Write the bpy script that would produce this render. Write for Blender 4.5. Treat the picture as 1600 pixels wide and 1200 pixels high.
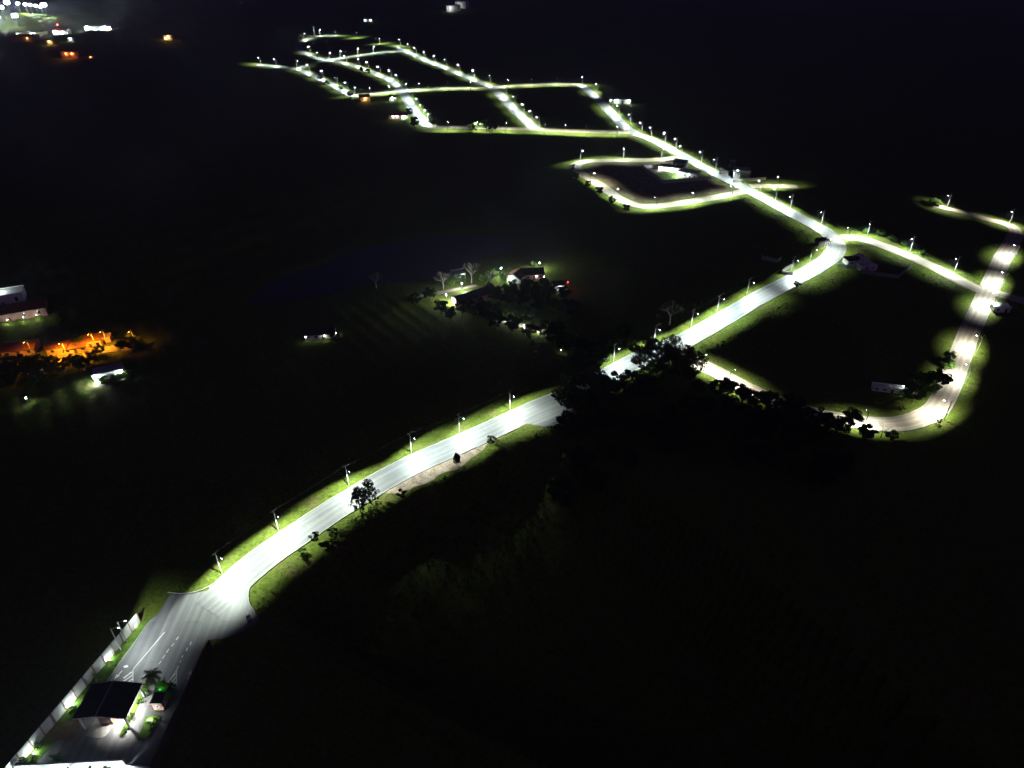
import bpy, bmesh, math, random
import numpy as np
from mathutils import Vector, Matrix, kdtree

for o in list(bpy.data.objects): bpy.data.objects.remove(o)
S = bpy.context.scene
C = S.collection
R = math.radians
rnd = random.Random(11)
npr = np.random.RandomState(5)

# ------------------------------------------------------------------ camera
PITCH, HC, FPX = R(34), 150.0, 1100.0        # drone pitch, height, focal length in px of a 1600 px frame
cd = bpy.data.cameras.new('camera'); cam = bpy.data.objects.new('camera', cd); C.objects.link(cam)
cd.sensor_width = 36; cd.lens = 36*FPX/1600; cd.clip_start = 1; cd.clip_end = 60000
cam.location = (0, 0, HC); cam.rotation_euler = (R(90)-PITCH, 0, 0)
S.camera = cam
# ------------------------------------------------------------------ night sky, faint moon, exposure
W = bpy.data.worlds.new('World'); S.world = W; W.use_nodes = True
wn = W.node_tree; bg = wn.nodes['Background']
sky = wn.nodes.new('ShaderNodeTexSky'); sky.sky_type = 'NISHITA'; sky.sun_disc = False
sky.sun_elevation = R(38); sky.sun_rotation = R(150)
wm = wn.nodes.new('ShaderNodeMix'); wm.data_type = 'RGBA'; wm.blend_type = 'MULTIPLY'; wm.inputs[0].default_value = 1
wm.inputs[7].default_value = (1.1, 0.62, 1.6, 1)
wn.links.new(sky.outputs[0], wm.inputs[6]); wn.links.new(wm.outputs[2], bg.inputs[0]); bg.inputs[1].default_value = 0.0060
sd = bpy.data.lights.new('moon', 'SUN'); sd.energy = 0.012; sd.angle = R(0.5); sd.color = (0.9, 0.75, 1.0)
so = bpy.data.objects.new('moon', sd); C.objects.link(so); so.rotation_euler = (R(52), 0, R(150+180-360))
S.view_settings.view_transform = 'Standard'; S.view_settings.look = 'None'
S.view_settings.exposure = 0; S.view_settings.gamma = 1; S.view_settings.use_curve_mapping = False
try: S.cycles.use_denoising = True; S.cycles.use_light_tree = True; S.cycles.max_bounces = 3; S.cycles.diffuse_bounces = 1; S.cycles.glossy_bounces = 1; S.cycles.volume_bounces = 0; S.cycles.caustics_reflective = False; S.cycles.caustics_refractive = False
except Exception: pass

# ------------------------------------------------------------------ helpers
def G(u, v, z=0.0):
    x = (u-800)/FPX; y = (600-v)/FPX
    d = (x, math.cos(PITCH)+y*math.sin(PITCH), -math.sin(PITCH)+y*math.cos(PITCH))
    t = (z-HC)/d[2]
    return Vector((d[0]*t, d[1]*t, z))
ORD = 'first second third fourth fifth sixth seventh eighth ninth tenth eleventh twelfth thirteenth fourteenth fifteenth sixteenth seventeenth eighteenth nineteenth twentieth'.split()
def ordn(i):
    if i < 20: return ORD[i]
    t = ['twenty', 'thirty', 'forty', 'fifty'][(i+1)//10-2]
    k = (i+1) % 10
    return (t[:-1]+'ieth') if k == 0 else t+'-'+ORD[k-1]
def tag(o, label=None, cat=None, group=None, kind=None):
    if label: o['label'] = label
    if cat: o['category'] = cat
    if group: o['group'] = group
    if kind: o['kind'] = kind
    return o
def empty(name, loc, rz=0, label=None, cat=None, group=None):
    o = bpy.data.objects.new(name, None); C.objects.link(o); o.location = loc; o.rotation_euler = (0, 0, rz)
    o.empty_display_size = 0.5
    return tag(o, label, cat, group)
def ob(name, me, mat=None, parent=None):
    if isinstance(me, bmesh.types.BMesh):
        b = me; me = bpy.data.meshes.new(name); b.to_mesh(me); b.free()
    if mat is not None and len(me.materials) == 0: me.materials.append(mat)
    o = bpy.data.objects.new(name, me); C.objects.link(o)
    if parent: o.parent = parent
    return o
def pyme(name, v, f, mat=None, smooth=False):
    me = bpy.data.meshes.new(name); me.from_pydata([tuple(q) for q in v], [], [tuple(q) for q in f]); me.update()
    if mat: me.materials.append(mat)
    if smooth: me.polygons.foreach_set('use_smooth', [True]*len(me.polygons))
    return me
def npme(name, V, F, mat):
    """V (n,3), F (m,k) arrays -> mesh, quickly"""
    me = bpy.data.meshes.new(name); k = F.shape[1]
    me.vertices.add(len(V)); me.vertices.foreach_set('co', np.asarray(V, 'f4').ravel())
    me.loops.add(F.size); me.loops.foreach_set('vertex_index', F.astype('i4').ravel())
    me.polygons.add(len(F)); me.polygons.foreach_set('loop_start', np.arange(0, F.size, k, dtype='i4'))
    me.update(); me.validate(); me.materials.append(mat)
    return me
def NB(): return bmesh.new()
def box(b, x0, x1, y0, y1, z0, z1, M=None):
    vs = [Vector((x, y, z)) for z in (z0, z1) for x, y in ((x0, y0), (x1, y0), (x1, y1), (x0, y1))]
    if M: vs = [M @ q for q in vs]
    v = [b.verts.new(q) for q in vs]
    for f in ((3, 2, 1, 0), (4, 5, 6, 7), (0, 1, 5, 4), (1, 2, 6, 5), (2, 3, 7, 6), (3, 0, 4, 7)): b.faces.new([v[i] for i in f])
def BX(*a): b = NB(); box(b, *a); return b
def prism(b, prof, y0, y1):
    """profile in xz pushed along y"""
    a = [b.verts.new((x, y0, z)) for x, z in prof]; c = [b.verts.new((x, y1, z)) for x, z in prof]
    n = len(prof); b.faces.new(a); b.faces.new(c[::-1])
    for i in range(n): b.faces.new((a[i], c[i], c[(i+1) % n], a[(i+1) % n]))
    bmesh.ops.recalc_face_normals(b, faces=b.faces)
def tube(b, pts, rad, n=6, cap=True):
    rings = []
    for i, p in enumerate(pts):
        p = Vector(p); t = (Vector(pts[min(i+1, len(pts)-1)])-Vector(pts[max(i-1, 0)])).normalized()
        a = t.orthogonal().normalized() if i == 0 else (ax - t*ax.dot(t)).normalized()
        ax = a; c = t.cross(a); r = rad[i] if isinstance(rad, (list, tuple)) else rad
        rings.append([b.verts.new(p+(a*math.cos(k*2*math.pi/n)+c*math.sin(k*2*math.pi/n))*r) for k in range(n)])
    for r0, r1 in zip(rings, rings[1:]):
        for k in range(n): b.faces.new((r0[k], r0[(k+1) % n], r1[(k+1) % n], r1[k]))
    if cap: b.faces.new(rings[0][::-1]); b.faces.new(rings[-1])
def smooth(pts, step=3.0):
    """Catmull-Rom through 2-D points, resampled"""
    P = [Vector(p[:2]) for p in pts]; P = [2*P[0]-P[1]]+P+[2*P[-1]-P[-2]]; out = []
    for i in range(1, len(P)-2):
        a, b_, c, d = P[i-1:i+3]; n = max(2, int((c-b_).length/step))
        for k in range(n):
            t = k/n
            out.append(0.5*((2*b_)+(c-a)*t+(2*a-5*b_+4*c-d)*t*t+(3*b_-a-3*c+d)*t*t*t))
    out.append(P[-2]); return out

# ------------------------------------------------------------------ materials
def mat(name, col, rough=0.8, spec=0.3, var=0.0, scale=0.5, col2=None, bump=0.0, bscale=2.0, emit=None, estr=0, metal=0):
    m = bpy.data.materials.new(name); m.use_nodes = True; nt = m.node_tree; N = nt.nodes; L = nt.links
    p = N['Principled BSDF']; p.inputs['Roughness'].default_value = rough; p.inputs['Specular IOR Level'].default_value = spec
    p.inputs['Metallic'].default_value = metal
    p.inputs['Base Color'].default_value = (*col, 1)
    tc = N.new('ShaderNodeTexCoord')
    if var or col2:
        n = N.new('ShaderNodeTexNoise'); n.inputs['Scale'].default_value = scale; n.inputs['Detail'].default_value = 6; n.inputs['Roughness'].default_value = 0.65
        L.new(tc.outputs['Object'], n.inputs['Vector'])
        r = N.new('ShaderNodeValToRGB'); L.new(n.outputs[0], r.inputs[0])
        r.color_ramp.elements[0].position = 0.36; r.color_ramp.elements[1].position = 0.66
        c2 = col2 or tuple(min(1, c*(1+var)) for c in col); c1 = col if col2 else tuple(c*(1-var) for c in col)
        r.color_ramp.elements[0].color = (*c1, 1); r.color_ramp.elements[1].color = (*c2, 1)
        L.new(r.outputs[0], p.inputs['Base Color'])
    if bump:
        n2 = N.new('ShaderNodeTexNoise'); n2.inputs['Scale'].default_value = bscale; n2.inputs['Detail'].default_value = 5
        L.new(tc.outputs['Object'], n2.inputs['Vector'])
        bp = N.new('ShaderNodeBump'); bp.inputs['Strength'].default_value = 0.9; bp.inputs['Distance'].default_value = bump
        L.new(n2.outputs[0], bp.inputs['Height']); L.new(bp.outputs[0], p.inputs['Normal'])
    if emit:
        p.inputs['Emission Color'].default_value = (*emit, 1); p.inputs['Emission Strength'].default_value = estr
        m.cycles.emission_sampling = 'NONE'
    return m
M = {}
def road_mat(name, c1, c2, streak, rough, spec, bump):
    m = bpy.data.materials.new(name); m.use_nodes = True; nt = m.node_tree; N = nt.nodes; L = nt.links
    p = N['Principled BSDF']; p.inputs['Roughness'].default_value = rough; p.inputs['Specular IOR Level'].default_value = spec
    uv = N.new('ShaderNodeUVMap'); uv.uv_map = 'UVMap'
    mp = N.new('ShaderNodeMapping'); mp.inputs['Scale'].default_value = (0.035, 0.9, 1); L.new(uv.outputs[0], mp.inputs[0])
    n = N.new('ShaderNodeTexNoise'); n.inputs['Scale'].default_value = 1.0; n.inputs['Detail'].default_value = 5; n.inputs['Roughness'].default_value = 0.6; L.new(mp.outputs[0], n.inputs['Vector'])
    n2 = N.new('ShaderNodeTexNoise'); n2.inputs['Scale'].default_value = 0.16; n2.inputs['Detail'].default_value = 9; n2.inputs['Roughness'].default_value = 0.7; L.new(uv.outputs[0], n2.inputs['Vector'])
    mx = N.new('ShaderNodeMix'); mx.inputs[0].default_value = streak; L.new(n2.outputs[0], mx.inputs[2]); L.new(n.outputs[0], mx.inputs[3])
    r = N.new('ShaderNodeValToRGB'); r.color_ramp.elements[0].position = 0.36; r.color_ramp.elements[1].position = 0.64
    r.color_ramp.elements[0].color = (*c1, 1); r.color_ramp.elements[1].color = (*c2, 1)
    L.new(mx.outputs[0], r.inputs[0])
    sx = N.new('ShaderNodeSeparateXYZ'); L.new(uv.outputs[0], sx.inputs[0])                       # worn wheel tracks, paving joints, patched bays
    a1 = N.new('ShaderNodeMath'); a1.operation = 'MULTIPLY'; a1.inputs[1].default_value = 2.9; L.new(sx.outputs[1], a1.inputs[0])
    a2 = N.new('ShaderNodeMath'); a2.operation = 'COSINE'; L.new(a1.outputs[0], a2.inputs[0])
    a3 = N.new('ShaderNodeMapRange'); a3.inputs[1].default_value = -1; a3.inputs[2].default_value = 1; a3.inputs[3].default_value = .84; a3.inputs[4].default_value = 1.08; L.new(a2.outputs[0], a3.inputs[0])
    br = N.new('ShaderNodeTexBrick'); br.inputs['Scale'].default_value = 1; br.inputs['Brick Width'].default_value = 23; br.inputs['Row Height'].default_value = 4.6; br.inputs['Mortar Size'].default_value = .07; br.inputs['Mortar'].default_value = (.6, .6, .6, 1); br.inputs['Color1'].default_value = (1.0, 1.0, 1.0, 1); br.inputs['Color2'].default_value = (.82, .83, .84, 1); L.new(uv.outputs[0], br.inputs['Vector'])
    m1 = N.new('ShaderNodeMix'); m1.data_type = 'RGBA'; m1.blend_type = 'MULTIPLY'; m1.inputs[0].default_value = 1 if 'asphalt' in name else .25; L.new(r.outputs[0], m1.inputs[6]); L.new(br.outputs[0], m1.inputs[7])
    m2 = N.new('ShaderNodeVectorMath'); m2.operation = 'SCALE'; L.new(m1.outputs[2], m2.inputs[0]); L.new(a3.outputs[0], m2.inputs['Scale']); L.new(m2.outputs[0], p.inputs['Base Color'])
    n3 = N.new('ShaderNodeTexNoise'); n3.inputs['Scale'].default_value = 1.2; n3.inputs['Detail'].default_value = 6; L.new(uv.outputs[0], n3.inputs['Vector'])
    bp = N.new('ShaderNodeBump'); bp.inputs['Distance'].default_value = bump; bp.inputs['Strength'].default_value = 0.8
    L.new(n3.outputs[0], bp.inputs['Height']); L.new(bp.outputs[0], p.inputs['Normal'])
    return m
M['asphalt'] = road_mat('asphalt', (0.13, 0.135, 0.14), (0.22, 0.225, 0.23), 0.6, 0.55, 0.4, 0.02)
M['dirt'] = road_mat('packed_dirt', (0.22, 0.18, 0.135), (0.45, 0.385, 0.31), 0.65, 0.9, 0.15, 0.12)
def ground_mat():
    m = bpy.data.materials.new('grass_and_soil'); m.use_nodes = True; nt = m.node_tree; N = nt.nodes; L = nt.links
    p = N['Principled BSDF']; p.inputs['Roughness'].default_value = 0.95; p.inputs['Specular IOR Level'].default_value = 0.05
    tc = N.new('ShaderNodeTexCoord')
    def noise(s, d=6, r=0.6):
        n = N.new('ShaderNodeTexNoise'); n.inputs['Scale'].default_value = s; n.inputs['Detail'].default_value = d; n.inputs['Roughness'].default_value = r
        L.new(tc.outputs['Object'], n.inputs['Vector']); return n
    def ramp(src, a, b, c1, c2):
        r = N.new('ShaderNodeValToRGB'); r.color_ramp.elements[0].position = a; r.color_ramp.elements[1].position = b
        r.color_ramp.elements[0].color = (*c1, 1); r.color_ramp.elements[1].color = (*c2, 1); L.new(src, r.inputs[0]); return r
    fine = ramp(noise(0.9, 8, 0.75).outputs[0], 0.32, 0.7, (0.028, 0.048, 0.009), (0.145, 0.188, 0.028))
    dry = ramp(noise(0.7, 8, 0.75).outputs[0], 0.3, 0.7, (0.06, 0.052, 0.02), (0.2, 0.17, 0.07))
    msk = ramp(noise(0.11, 9, 0.7).outputs[0], 0.53, 0.68, (0, 0, 0), (1, 1, 1))
    mx = N.new('ShaderNodeMix'); mx.data_type = 'RGBA'; L.new(msk.outputs[0], mx.inputs[0]); L.new(fine.outputs[0], mx.inputs[6]); L.new(dry.outputs[0], mx.inputs[7])
    L.new(mx.outputs[2], p.inputs['Base Color'])
    bp = N.new('ShaderNodeBump'); bp.inputs['Distance'].default_value = 0.2; bp.inputs['Strength'].default_value = 0.8
    L.new(noise(1.1, 8, 0.7).outputs[0], bp.inputs['Height']); L.new(bp.outputs[0], p.inputs['Normal'])
    return m
M['ground'] = ground_mat()
M['lot'] = mat('bare_soil', (0.10, 0.075, 0.045), 0.95, 0.05, col2=(0.24, 0.18, 0.12), scale=0.25, bump=0.15, bscale=0.8)
M['verge'] = mat('pale_dirt_verge', (0.20, 0.15, 0.11), 0.95, 0.05, col2=(0.42, 0.34, 0.27), scale=0.5, bump=0.2, bscale=1.0)
M['kerb'] = mat('kerb_concrete', (0.36, 0.36, 0.34), 0.85, var=0.2, scale=0.6)
M['paint'] = mat('road_paint', (0.75, 0.75, 0.72), 0.7, var=0.12, scale=2.0)
M['concrete'] = mat('pole_concrete', (0.42, 0.42, 0.40), 0.8, var=0.15, scale=3.0)
M['steel'] = mat('galvanised_steel', (0.45, 0.46, 0.47), 0.4, 0.5, metal=0.6)
M['head'] = mat('lamp_housing', (0.3, 0.31, 0.32), 0.45)
COOL = (0.84, 1.0, 0.97); WHITE = (0.92, 1.0, 0.97); SODIUM = (1.0, 0.31, 0.01)
M['lens'] = mat('lamp_lens_lit', (0.9, 0.9, 0.9), 0.4, emit=(0.8, 0.93, 1.0), estr=70)
M['lens_far'] = mat('lamp_lens_lit_strong', (0.9, 0.9, 0.9), 0.4, emit=(0.8, 0.93, 1.0), estr=600)
M['lens_warm'] = mat('sodium_lens_lit', (0.9, 0.8, 0.6), 0.4, emit=(1, 0.45, 0.08), estr=60)
M['lens_green'] = mat('green_lens_lit', (0.2, 0.9, 0.3), 0.4, emit=(0.05, 1, 0.2), estr=40)
M['lens_red'] = mat('red_lens_lit', (0.9, 0.1, 0.1), 0.4, emit=(1, 0.03, 0.03), estr=60)
M['bulb'] = mat('globe_lit', (0.9, 0.9, 0.9), 0.4, emit=(0.85, 1, 0.97), estr=60)
M['flood'] = mat('floodlight_lit', (0.9, 0.9, 0.9), 0.4, emit=(0.82, 0.95, 1.0), estr=400)
M['white'] = mat('white_plaster', (0.74, 0.74, 0.71), 0.8, var=0.1, scale=0.8)
M['cream'] = mat('cream_plaster', (0.6, 0.55, 0.45), 0.85, var=0.15, scale=0.6)
M['grey'] = mat('grey_blockwork', (0.3, 0.3, 0.29), 0.9, var=0.2, scale=0.7)
M['dark_grey'] = mat('dark_grey_render', (0.1, 0.1, 0.105), 0.9, var=0.25, scale=0.7)
M['pink'] = mat('pink_plaster', (0.68, 0.32, 0.3), 0.8, var=0.1, scale=1.0)
M['brown'] = mat('brown_plaster', (0.33, 0.19, 0.14), 0.8, var=0.2, scale=1.0)
M['tan'] = mat('tan_plaster', (0.55, 0.42, 0.28), 0.85, var=0.15, scale=0.6)
M['roof_dark'] = mat('dark_roof_sheet', (0.035, 0.034, 0.036), 0.6, var=0.25, scale=0.6)
M['roof_tile'] = mat('clay_roof_tile', (0.2, 0.085, 0.05), 0.85, var=0.3, scale=1.2, bump=0.06, bscale=4)
M['roof_grey'] = mat('fibre_cement_roof', (0.3, 0.3, 0.3), 0.85, var=0.25, scale=0.8)
M['wood'] = mat('dark_wood', (0.1, 0.06, 0.035), 0.7, var=0.3, scale=2)
M['glass'] = mat('window_glass', (0.02, 0.025, 0.03), 0.08, 0.6)
M['bark'] = mat('bark', (0.09, 0.07, 0.05), 0.95, var=0.35, scale=3)
M['bark_pale'] = mat('pale_bark', (0.34, 0.31, 0.27), 0.95, var=0.25, scale=3)
M['leaf'] = mat('leaf_green', (0.035, 0.06, 0.014), 0.75, 0.2, col2=(0.07, 0.11, 0.025), scale=0.5)
M['leaf_bright'] = mat('leaf_fresh_green', (0.06, 0.12, 0.02), 0.7, 0.2, col2=(0.11, 0.19, 0.035), scale=0.7)
M['leaf_dark'] = mat('leaf_dark_green', (0.018, 0.034, 0.014), 0.75, 0.2, col2=(0.035, 0.06, 0.022), scale=0.5)
M['tuft'] = mat('grass_tuft', (0.04, 0.09, 0.01), 0.9, 0.05, col2=(0.15, 0.2, 0.03), scale=0.12)
M['turf'] = mat('mown_turf', (0.04, 0.085, 0.012), 0.9, 0.05, col2=(0.09, 0.15, 0.022), scale=0.6, bump=0.1, bscale=2)
M['cable'] = mat('cable', (0.12, 0.12, 0.12), 0.6)
def water_mat():
    m = mat('lake_water', (0.02, 0.02, 0.02), 0.3, 0.3, bump=0.02, bscale=0.4); return m
M['water'] = water_mat()

# ------------------------------------------------------------------ road network (traced on the ground plane)
ROADS = {}
def road(key, px, w, m, kerb=False): ROADS[key] = dict(c=smooth([G(*q) for q in px], 3.0), w=w, m=m, kerb=kerb)
road('avenue', [(322,952),(338,938),(358,919),(384,895),(420,866),(470,832),(517,800),(560,774),(600,750),(650,724),(700,702),(750,680),(800,657),(845,636),(880,622),(915,605),(945,590),(975,574),(1010,556),(1045,541),(1072,531),(1137,494),(1183,467),(1244,435),(1272,420),(1297,403),(1307,388),(1302,373),(1286,360),(1258,345),(1217,323),(1165,295),(1100,262),(1060,240),(1020,219),(985,205),(960,182),(935,156),(908,133)], 9.2, 'asphalt', True)
road('cross_upper', [(908,133),(870,131),(800,134),(760,137),(700,138),(640,141),(600,145),(553,150)], 9.5, 'dirt')
road('north_street', [(770,137),(741,125),(700,108),(660,92),(632,80),(616,73)], 9.5, 'asphalt')
road('south_link', [(770,137),(785,152),(800,168),(817,184),(836,202)], 10, 'asphalt')
road('lower_street', [(668,198),(740,199.5),(835,202),(900,205),(985,207)], 9.5, 'dirt')
road('hill_street', [(466,73),(473,82),(495,90),(530,97),(560,105),(590,117),(610,126),(628,143),(645,170),(668,198)], 9.5, 'asphalt')
road('hill_curve', [(466,73),(470,67),(482,61),(500,57),(528,56)], 9.5, 'asphalt')
road('ridge_street', [(463,108),(490,99.5),(520,93),(560,87),(600,81.5),(632,80)], 9.5, 'asphalt')
road('west_street', [(402,101),(430,104),(463,108),(490,119),(520,133),(545,147),(556,151)], 9.5, 'asphalt')
road('block_loop', [(1058,246),(1030,250),(960,251),(920,252),(900,258),(907,270),(940,291),(970,312),(1000,322),(1030,322),(1080,315),(1120,308),(1165,299)], 8, 'dirt')
road('short_spur', [(1172,291),(1215,291),(1246,292)], 7, 'dirt')
road('east_track', [(1316,372),(1340,372),(1370,381),(1410,396),(1460,418),(1500,439),(1535,455),(1562,460),(1600,471),(1650,486)], 8, 'dirt')
road('south_loop', [(1588,366),(1578,385),(1566,405),(1550,440),(1540,462),(1528,490),(1514,520),(1501,555),(1488,590),(1476,618),(1462,640),(1435,655),(1400,663),(1360,662),(1310,655),(1265,645),(1200,622),(1160,604),(1120,582),(1090,568),(1062,556)], 7.6, 'dirt', True)
road('upper_track', [(1588,366),(1584,357),(1570,350),(1540,342),(1510,333),(1482,327),(1460,321)], 6.5, 'dirt')
KS = []
for k, r in ROADS.items():
    c = r['c']
    for i, p in enumerate(c):
        t = (c[min(i+1, len(c)-1)]-c[max(i-1, 0)]).normalized()
        KS.append((p, r['w']/2, t, k, i/len(c)))
KD = kdtree.KDTree(len(KS))
for i, s in enumerate(KS): KD.insert((s[0].x, s[0].y, 0), i)
KD.balance()
FORE0 = [G(*q) for q in [(300,928),(284,929),(268,929),(261,936),(254,948),(245,962),(234,969),(205,1010),(187,1035),(166,1066),(140,1100),(95,1150),(60,1188),(20,1235),(215,1245),(232,1200),(268,1120),(299,1055),(323,1003),(345,999),(375,988),(398,976),(404,966),(398,955),(391,945),(388,932),(391,918),(365,920),(330,922)]]
FORE = [Vector((p.x, p.y, 0)) for p in smooth(FORE0+[FORE0[0]], 2.0)[:-1]]
APR = [G(*q) for q in [(775,677),(792,668),(806,663),(822,662),(838,664),(852,668),(872,663),(900,648),(895,625),(860,622)]]; AX = np.array([p.x for p in APR]); AY = np.array([p.y for p in APR])
fore_c = sum((p for p in FORE), Vector())/len(FORE)
LAKE = smooth([G(*q) for q in [(385,475),(420,440),(500,412),(560,388),(640,372),(720,366),(790,368),(802,388),(745,404),(700,424),(645,438),(590,440),(520,456),(440,470),(385,475)]], 6)
_av = ROADS['avenue']['c']; _n0 = min(range(len(_av)), key=lambda i: (_av[i]-G(905, 610).xy).length)
AKD = kdtree.KDTree(_n0); OKD = kdtree.KDTree(sum(len(r['c']) for k, r in ROADS.items() if k != 'avenue'))
for i in range(_n0): AKD.insert((_av[i].x, _av[i].y, 0), i)
_j = 0
for k, r in ROADS.items():
    if k != 'avenue':
        for p in r['c']: OKD.insert((p.x, p.y, 0), _j); _j += 1
AKD.balance(); OKD.balance()
LKD = kdtree.KDTree(len(LAKE))
for i, p in enumerate(LAKE): LKD.insert((p.x, p.y, 0), i)
LKD.balance()
LX = np.array([p.x for p in LAKE]); LY = np.array([p.y for p in LAKE])
lb = (LX.min()-40, LX.max()+40, LY.min()-40, LY.max()+40)
FX = np.array([p.x for p in FORE]); FY = np.array([p.y for p in FORE])
def inpoly(x, y, X, Y):
    j = np.roll(np.arange(len(X)), 1)
    cr = ((Y > y) != (Y[j] > y)) & (x < (X[j]-X)*(y-Y)/(Y[j]-Y+1e-12)+X)
    return bool(cr.sum() % 2)
def sst(a, b, x): t = min(1, max(0, (x-a)/(b-a))); return t*t*(3-2*t)
def wob(x, y):
    return (math.sin(x*.021+1.3)*math.cos(y*.017+.4)+.6*math.sin(x*.047-y*.031+2)+.35*math.sin(x*.11+y*.083)+.2*math.sin(x*.29-y*.21+1)+.12*math.sin(x*.71+y*.57))
def terrain(x, y):
    co, i, d = KD.find((x, y, 0)); s = KS[i]; e = d-s[1]
    rx, ry = x-s[0].x, y-s[0].y; side = s[2].x*ry-s[2].y*rx            # >0 left of travel
    fd = math.hypot(x-fore_c.x, y-fore_c.y)
    if fd < 34 and (inpoly(x, y, FX, FY)): return -0.05
    if 15 < y < 330 and inpoly(x, y, AX, AY): return -0.08
    z = wob(x, y)*(0.06*sst(2, 8, e)+0.5*sst(8, 40, e)+2.2*sst(40, 200, e))
    if y < 420:
        co, j, da = AKD.find((x, y, 0)); q = _av[j]; t = (_av[j+1]-_av[max(0, j-1)]).normalized(); f = j/_n0
        sd2 = t.x*(y-q.y)-t.y*(x-q.x); ea = da-4.6
        if sd2 < 0 and ea > 0:                                          # fill slope falling away right of the entry avenue
            cr = 6.5+5*(1-sst(.1, .34, f))+1.1*math.sin(x*.16+y*.1)+.6*math.sin(x*.5)
            kk = sst(.03, .2, f)*(1-sst(.72, .93, f))*sst(8, 45, OKD.find((x, y, 0))[2])
            z -= kk*(9*sst(cr, cr+9, ea)+14*sst(cr+6, cr+80, ea))
        elif ea > 0: z += 1.4*sst(9, 24, ea)*(1-sst(.8, .98, f))*sst(.02, .15, f)     # low rise on the left
    if fd < 70: z = z*sst(20, 45, fd)
    if lb[0] < x < lb[1] and lb[2] < y < lb[3]:
        dl = LKD.find((x, y, 0))[2]
        if inpoly(x, y, LX, LY): z = -0.5-1.8*sst(0, 9, dl)
        else: z = z*sst(4, 34, dl)-0.5*(1-sst(0, 9, dl))
    return z-0.05
# ------------------------------------------------------------------ ground sheet: fine inside the field of view, coarse to the horizon
def build_ground():
    ang = np.concatenate([np.linspace(-52, 52, 520), np.linspace(56, 304, 50)])
    rr = np.concatenate([[12, 30, 45, 58], np.exp(np.linspace(math.log(66), math.log(2100), 400)), [2400, 3000, 4000, 6000, 10000, 20000, 40000]])
    na, nr = len(ang), len(rr)
    V = np.zeros((nr*na+1, 3)); k = 0
    for r in rr:
        for a in ang:
            x = r*math.sin(R(a)); y = r*math.cos(R(a))
            z = terrain(x, y) if (r < 2600 and -53 < a < 53) else (-0.05 if r < 2600 else wob(x*.1, y*.1)*3)
            V[k] = (x, y, z); k += 1
    V[k] = (0, 0, -0.05)
    i = np.arange(nr-1)[:, None]*na; j = np.arange(na)[None, :]; j2 = (j+1) % na
    q = np.stack([i+j, i+na+j, i+na+j2, i+j2], -1).reshape(-1, 4)
    me = bpy.data.meshes.new('ground')
    fs = q.tolist()+[(k, a, (a+1) % na) for a in range(na)]
    me.from_pydata(V.tolist(), [], fs); me.update(); me.materials.append(M['ground'])
    me.polygons.foreach_set('use_smooth', [True]*len(me.polygons))
    tag(ob('ground', me), kind='structure')
build_ground()
def zt(p): return terrain(p.x, p.y)
def put(u, v):
    p = G(u, v); p.z = zt(p); return p

# ------------------------------------------------------------------ roads, kerbs, lake
def ribbon(name, c, offs, z, m, uvshift=0, camber=0.05):
    vs, fs, uv = [], [], []; s = 0
    for i, p in enumerate(c):
        t = (c[min(i+1, len(c)-1)]-c[max(i-1, 0)]).normalized(); n = Vector((-t.y, t.x))
        if i: s += (p-c[i-1]).length
        for o in offs:
            q = p+n*o; vs.append((q.x, q.y, z+camber*(1-(2*o/(max(offs)-min(offs)))**2) if camber else z)); uv.append((s+uvshift, o))
    k = len(offs)
    for i in range(len(c)-1):
        for j in range(k-1): fs.append((i*k+j+1, i*k+j, (i+1)*k+j, (i+1)*k+j+1))
    me = pyme(name, vs, fs, m); l = me.uv_layers.new(name='UVMap')
    for lp in me.loops: l.data[lp.index].uv = uv[lp.vertex_index]
    return me
def drape(me):
    for v in me.vertices: v.co.z += terrain(v.co.x, v.co.y)+.04
    return me
for n, (k, r) in enumerate(ROADS.items()):
    w = r['w']; z = 0.03+0.012*n
    tag(ob('road', ribbon('road', r['c'], [-w/2, -w/3, -w/6, 0, w/6, w/3, w/2], z, M[r['m']], n*211)), kind='structure')
    r['z'] = z
def kerb_run(c, off, skip, h=0.13, w=0.22):
    """continuous kerb along an offset, broken where another carriageway joins"""
    runs, cur = [], []
    for i, p in enumerate(c):
        t = (c[min(i+1, len(c)-1)]-c[max(i-1, 0)]).normalized(); n = Vector((-t.y, t.x)); q = p+n*off
        bad = skip(q)
        if bad:
            if len(cur) > 2: runs.append(cur)
            cur = []
        else: cur.append((q, n*(1 if off > 0 else -1)))
    if len(cur) > 2: runs.append(cur)
    b = NB()
    for rn in runs:
        prev = None
        for q, n in rn:
            a = [b.verts.new((q.x, q.y, -0.1)), b.verts.new((q.x, q.y, 0.05+h)), b.verts.new((q.x+n.x*w, q.y+n.y*w, 0.05+h)), b.verts.new((q.x+n.x*w, q.y+n.y*w, -0.1))]
            if prev:
                for k in range(3): b.faces.new((prev[k], a[k], a[k+1], prev[k+1]))
            prev = a
    bmesh.ops.recalc_face_normals(b, faces=b.faces)
    return b
for k in ('avenue', 'south_loop'):
    r = ROADS[k]
    def skip(q, k=k):
        if inpoly(q.x, q.y, FX, FY) or inpoly(q.x, q.y, AX, AY): return True
        for kk, rr_ in ROADS.items():
            if kk != k and min((q-p).length for p in rr_['c'][::2]) < rr_['w']/2+0.8: return True
        return False
    for sg in (1, -1):
        tag(ob('kerb', kerb_run(r['c'], sg*(r['w']/2+0.02), skip), M['kerb']), kind='structure')
for px in ([(262,926),(285,928),(305,925.5),(325,918),(345,907)], [(404,967),(398.5,955),(391.5,945),(388.5,932),(391,918),(400,904.5)]):
    cc = smooth([G(*q) for q in px], 1.0); tag(ob('kerb', kerb_run(cc, .01, lambda q: False), M['kerb']), kind='structure')
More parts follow.
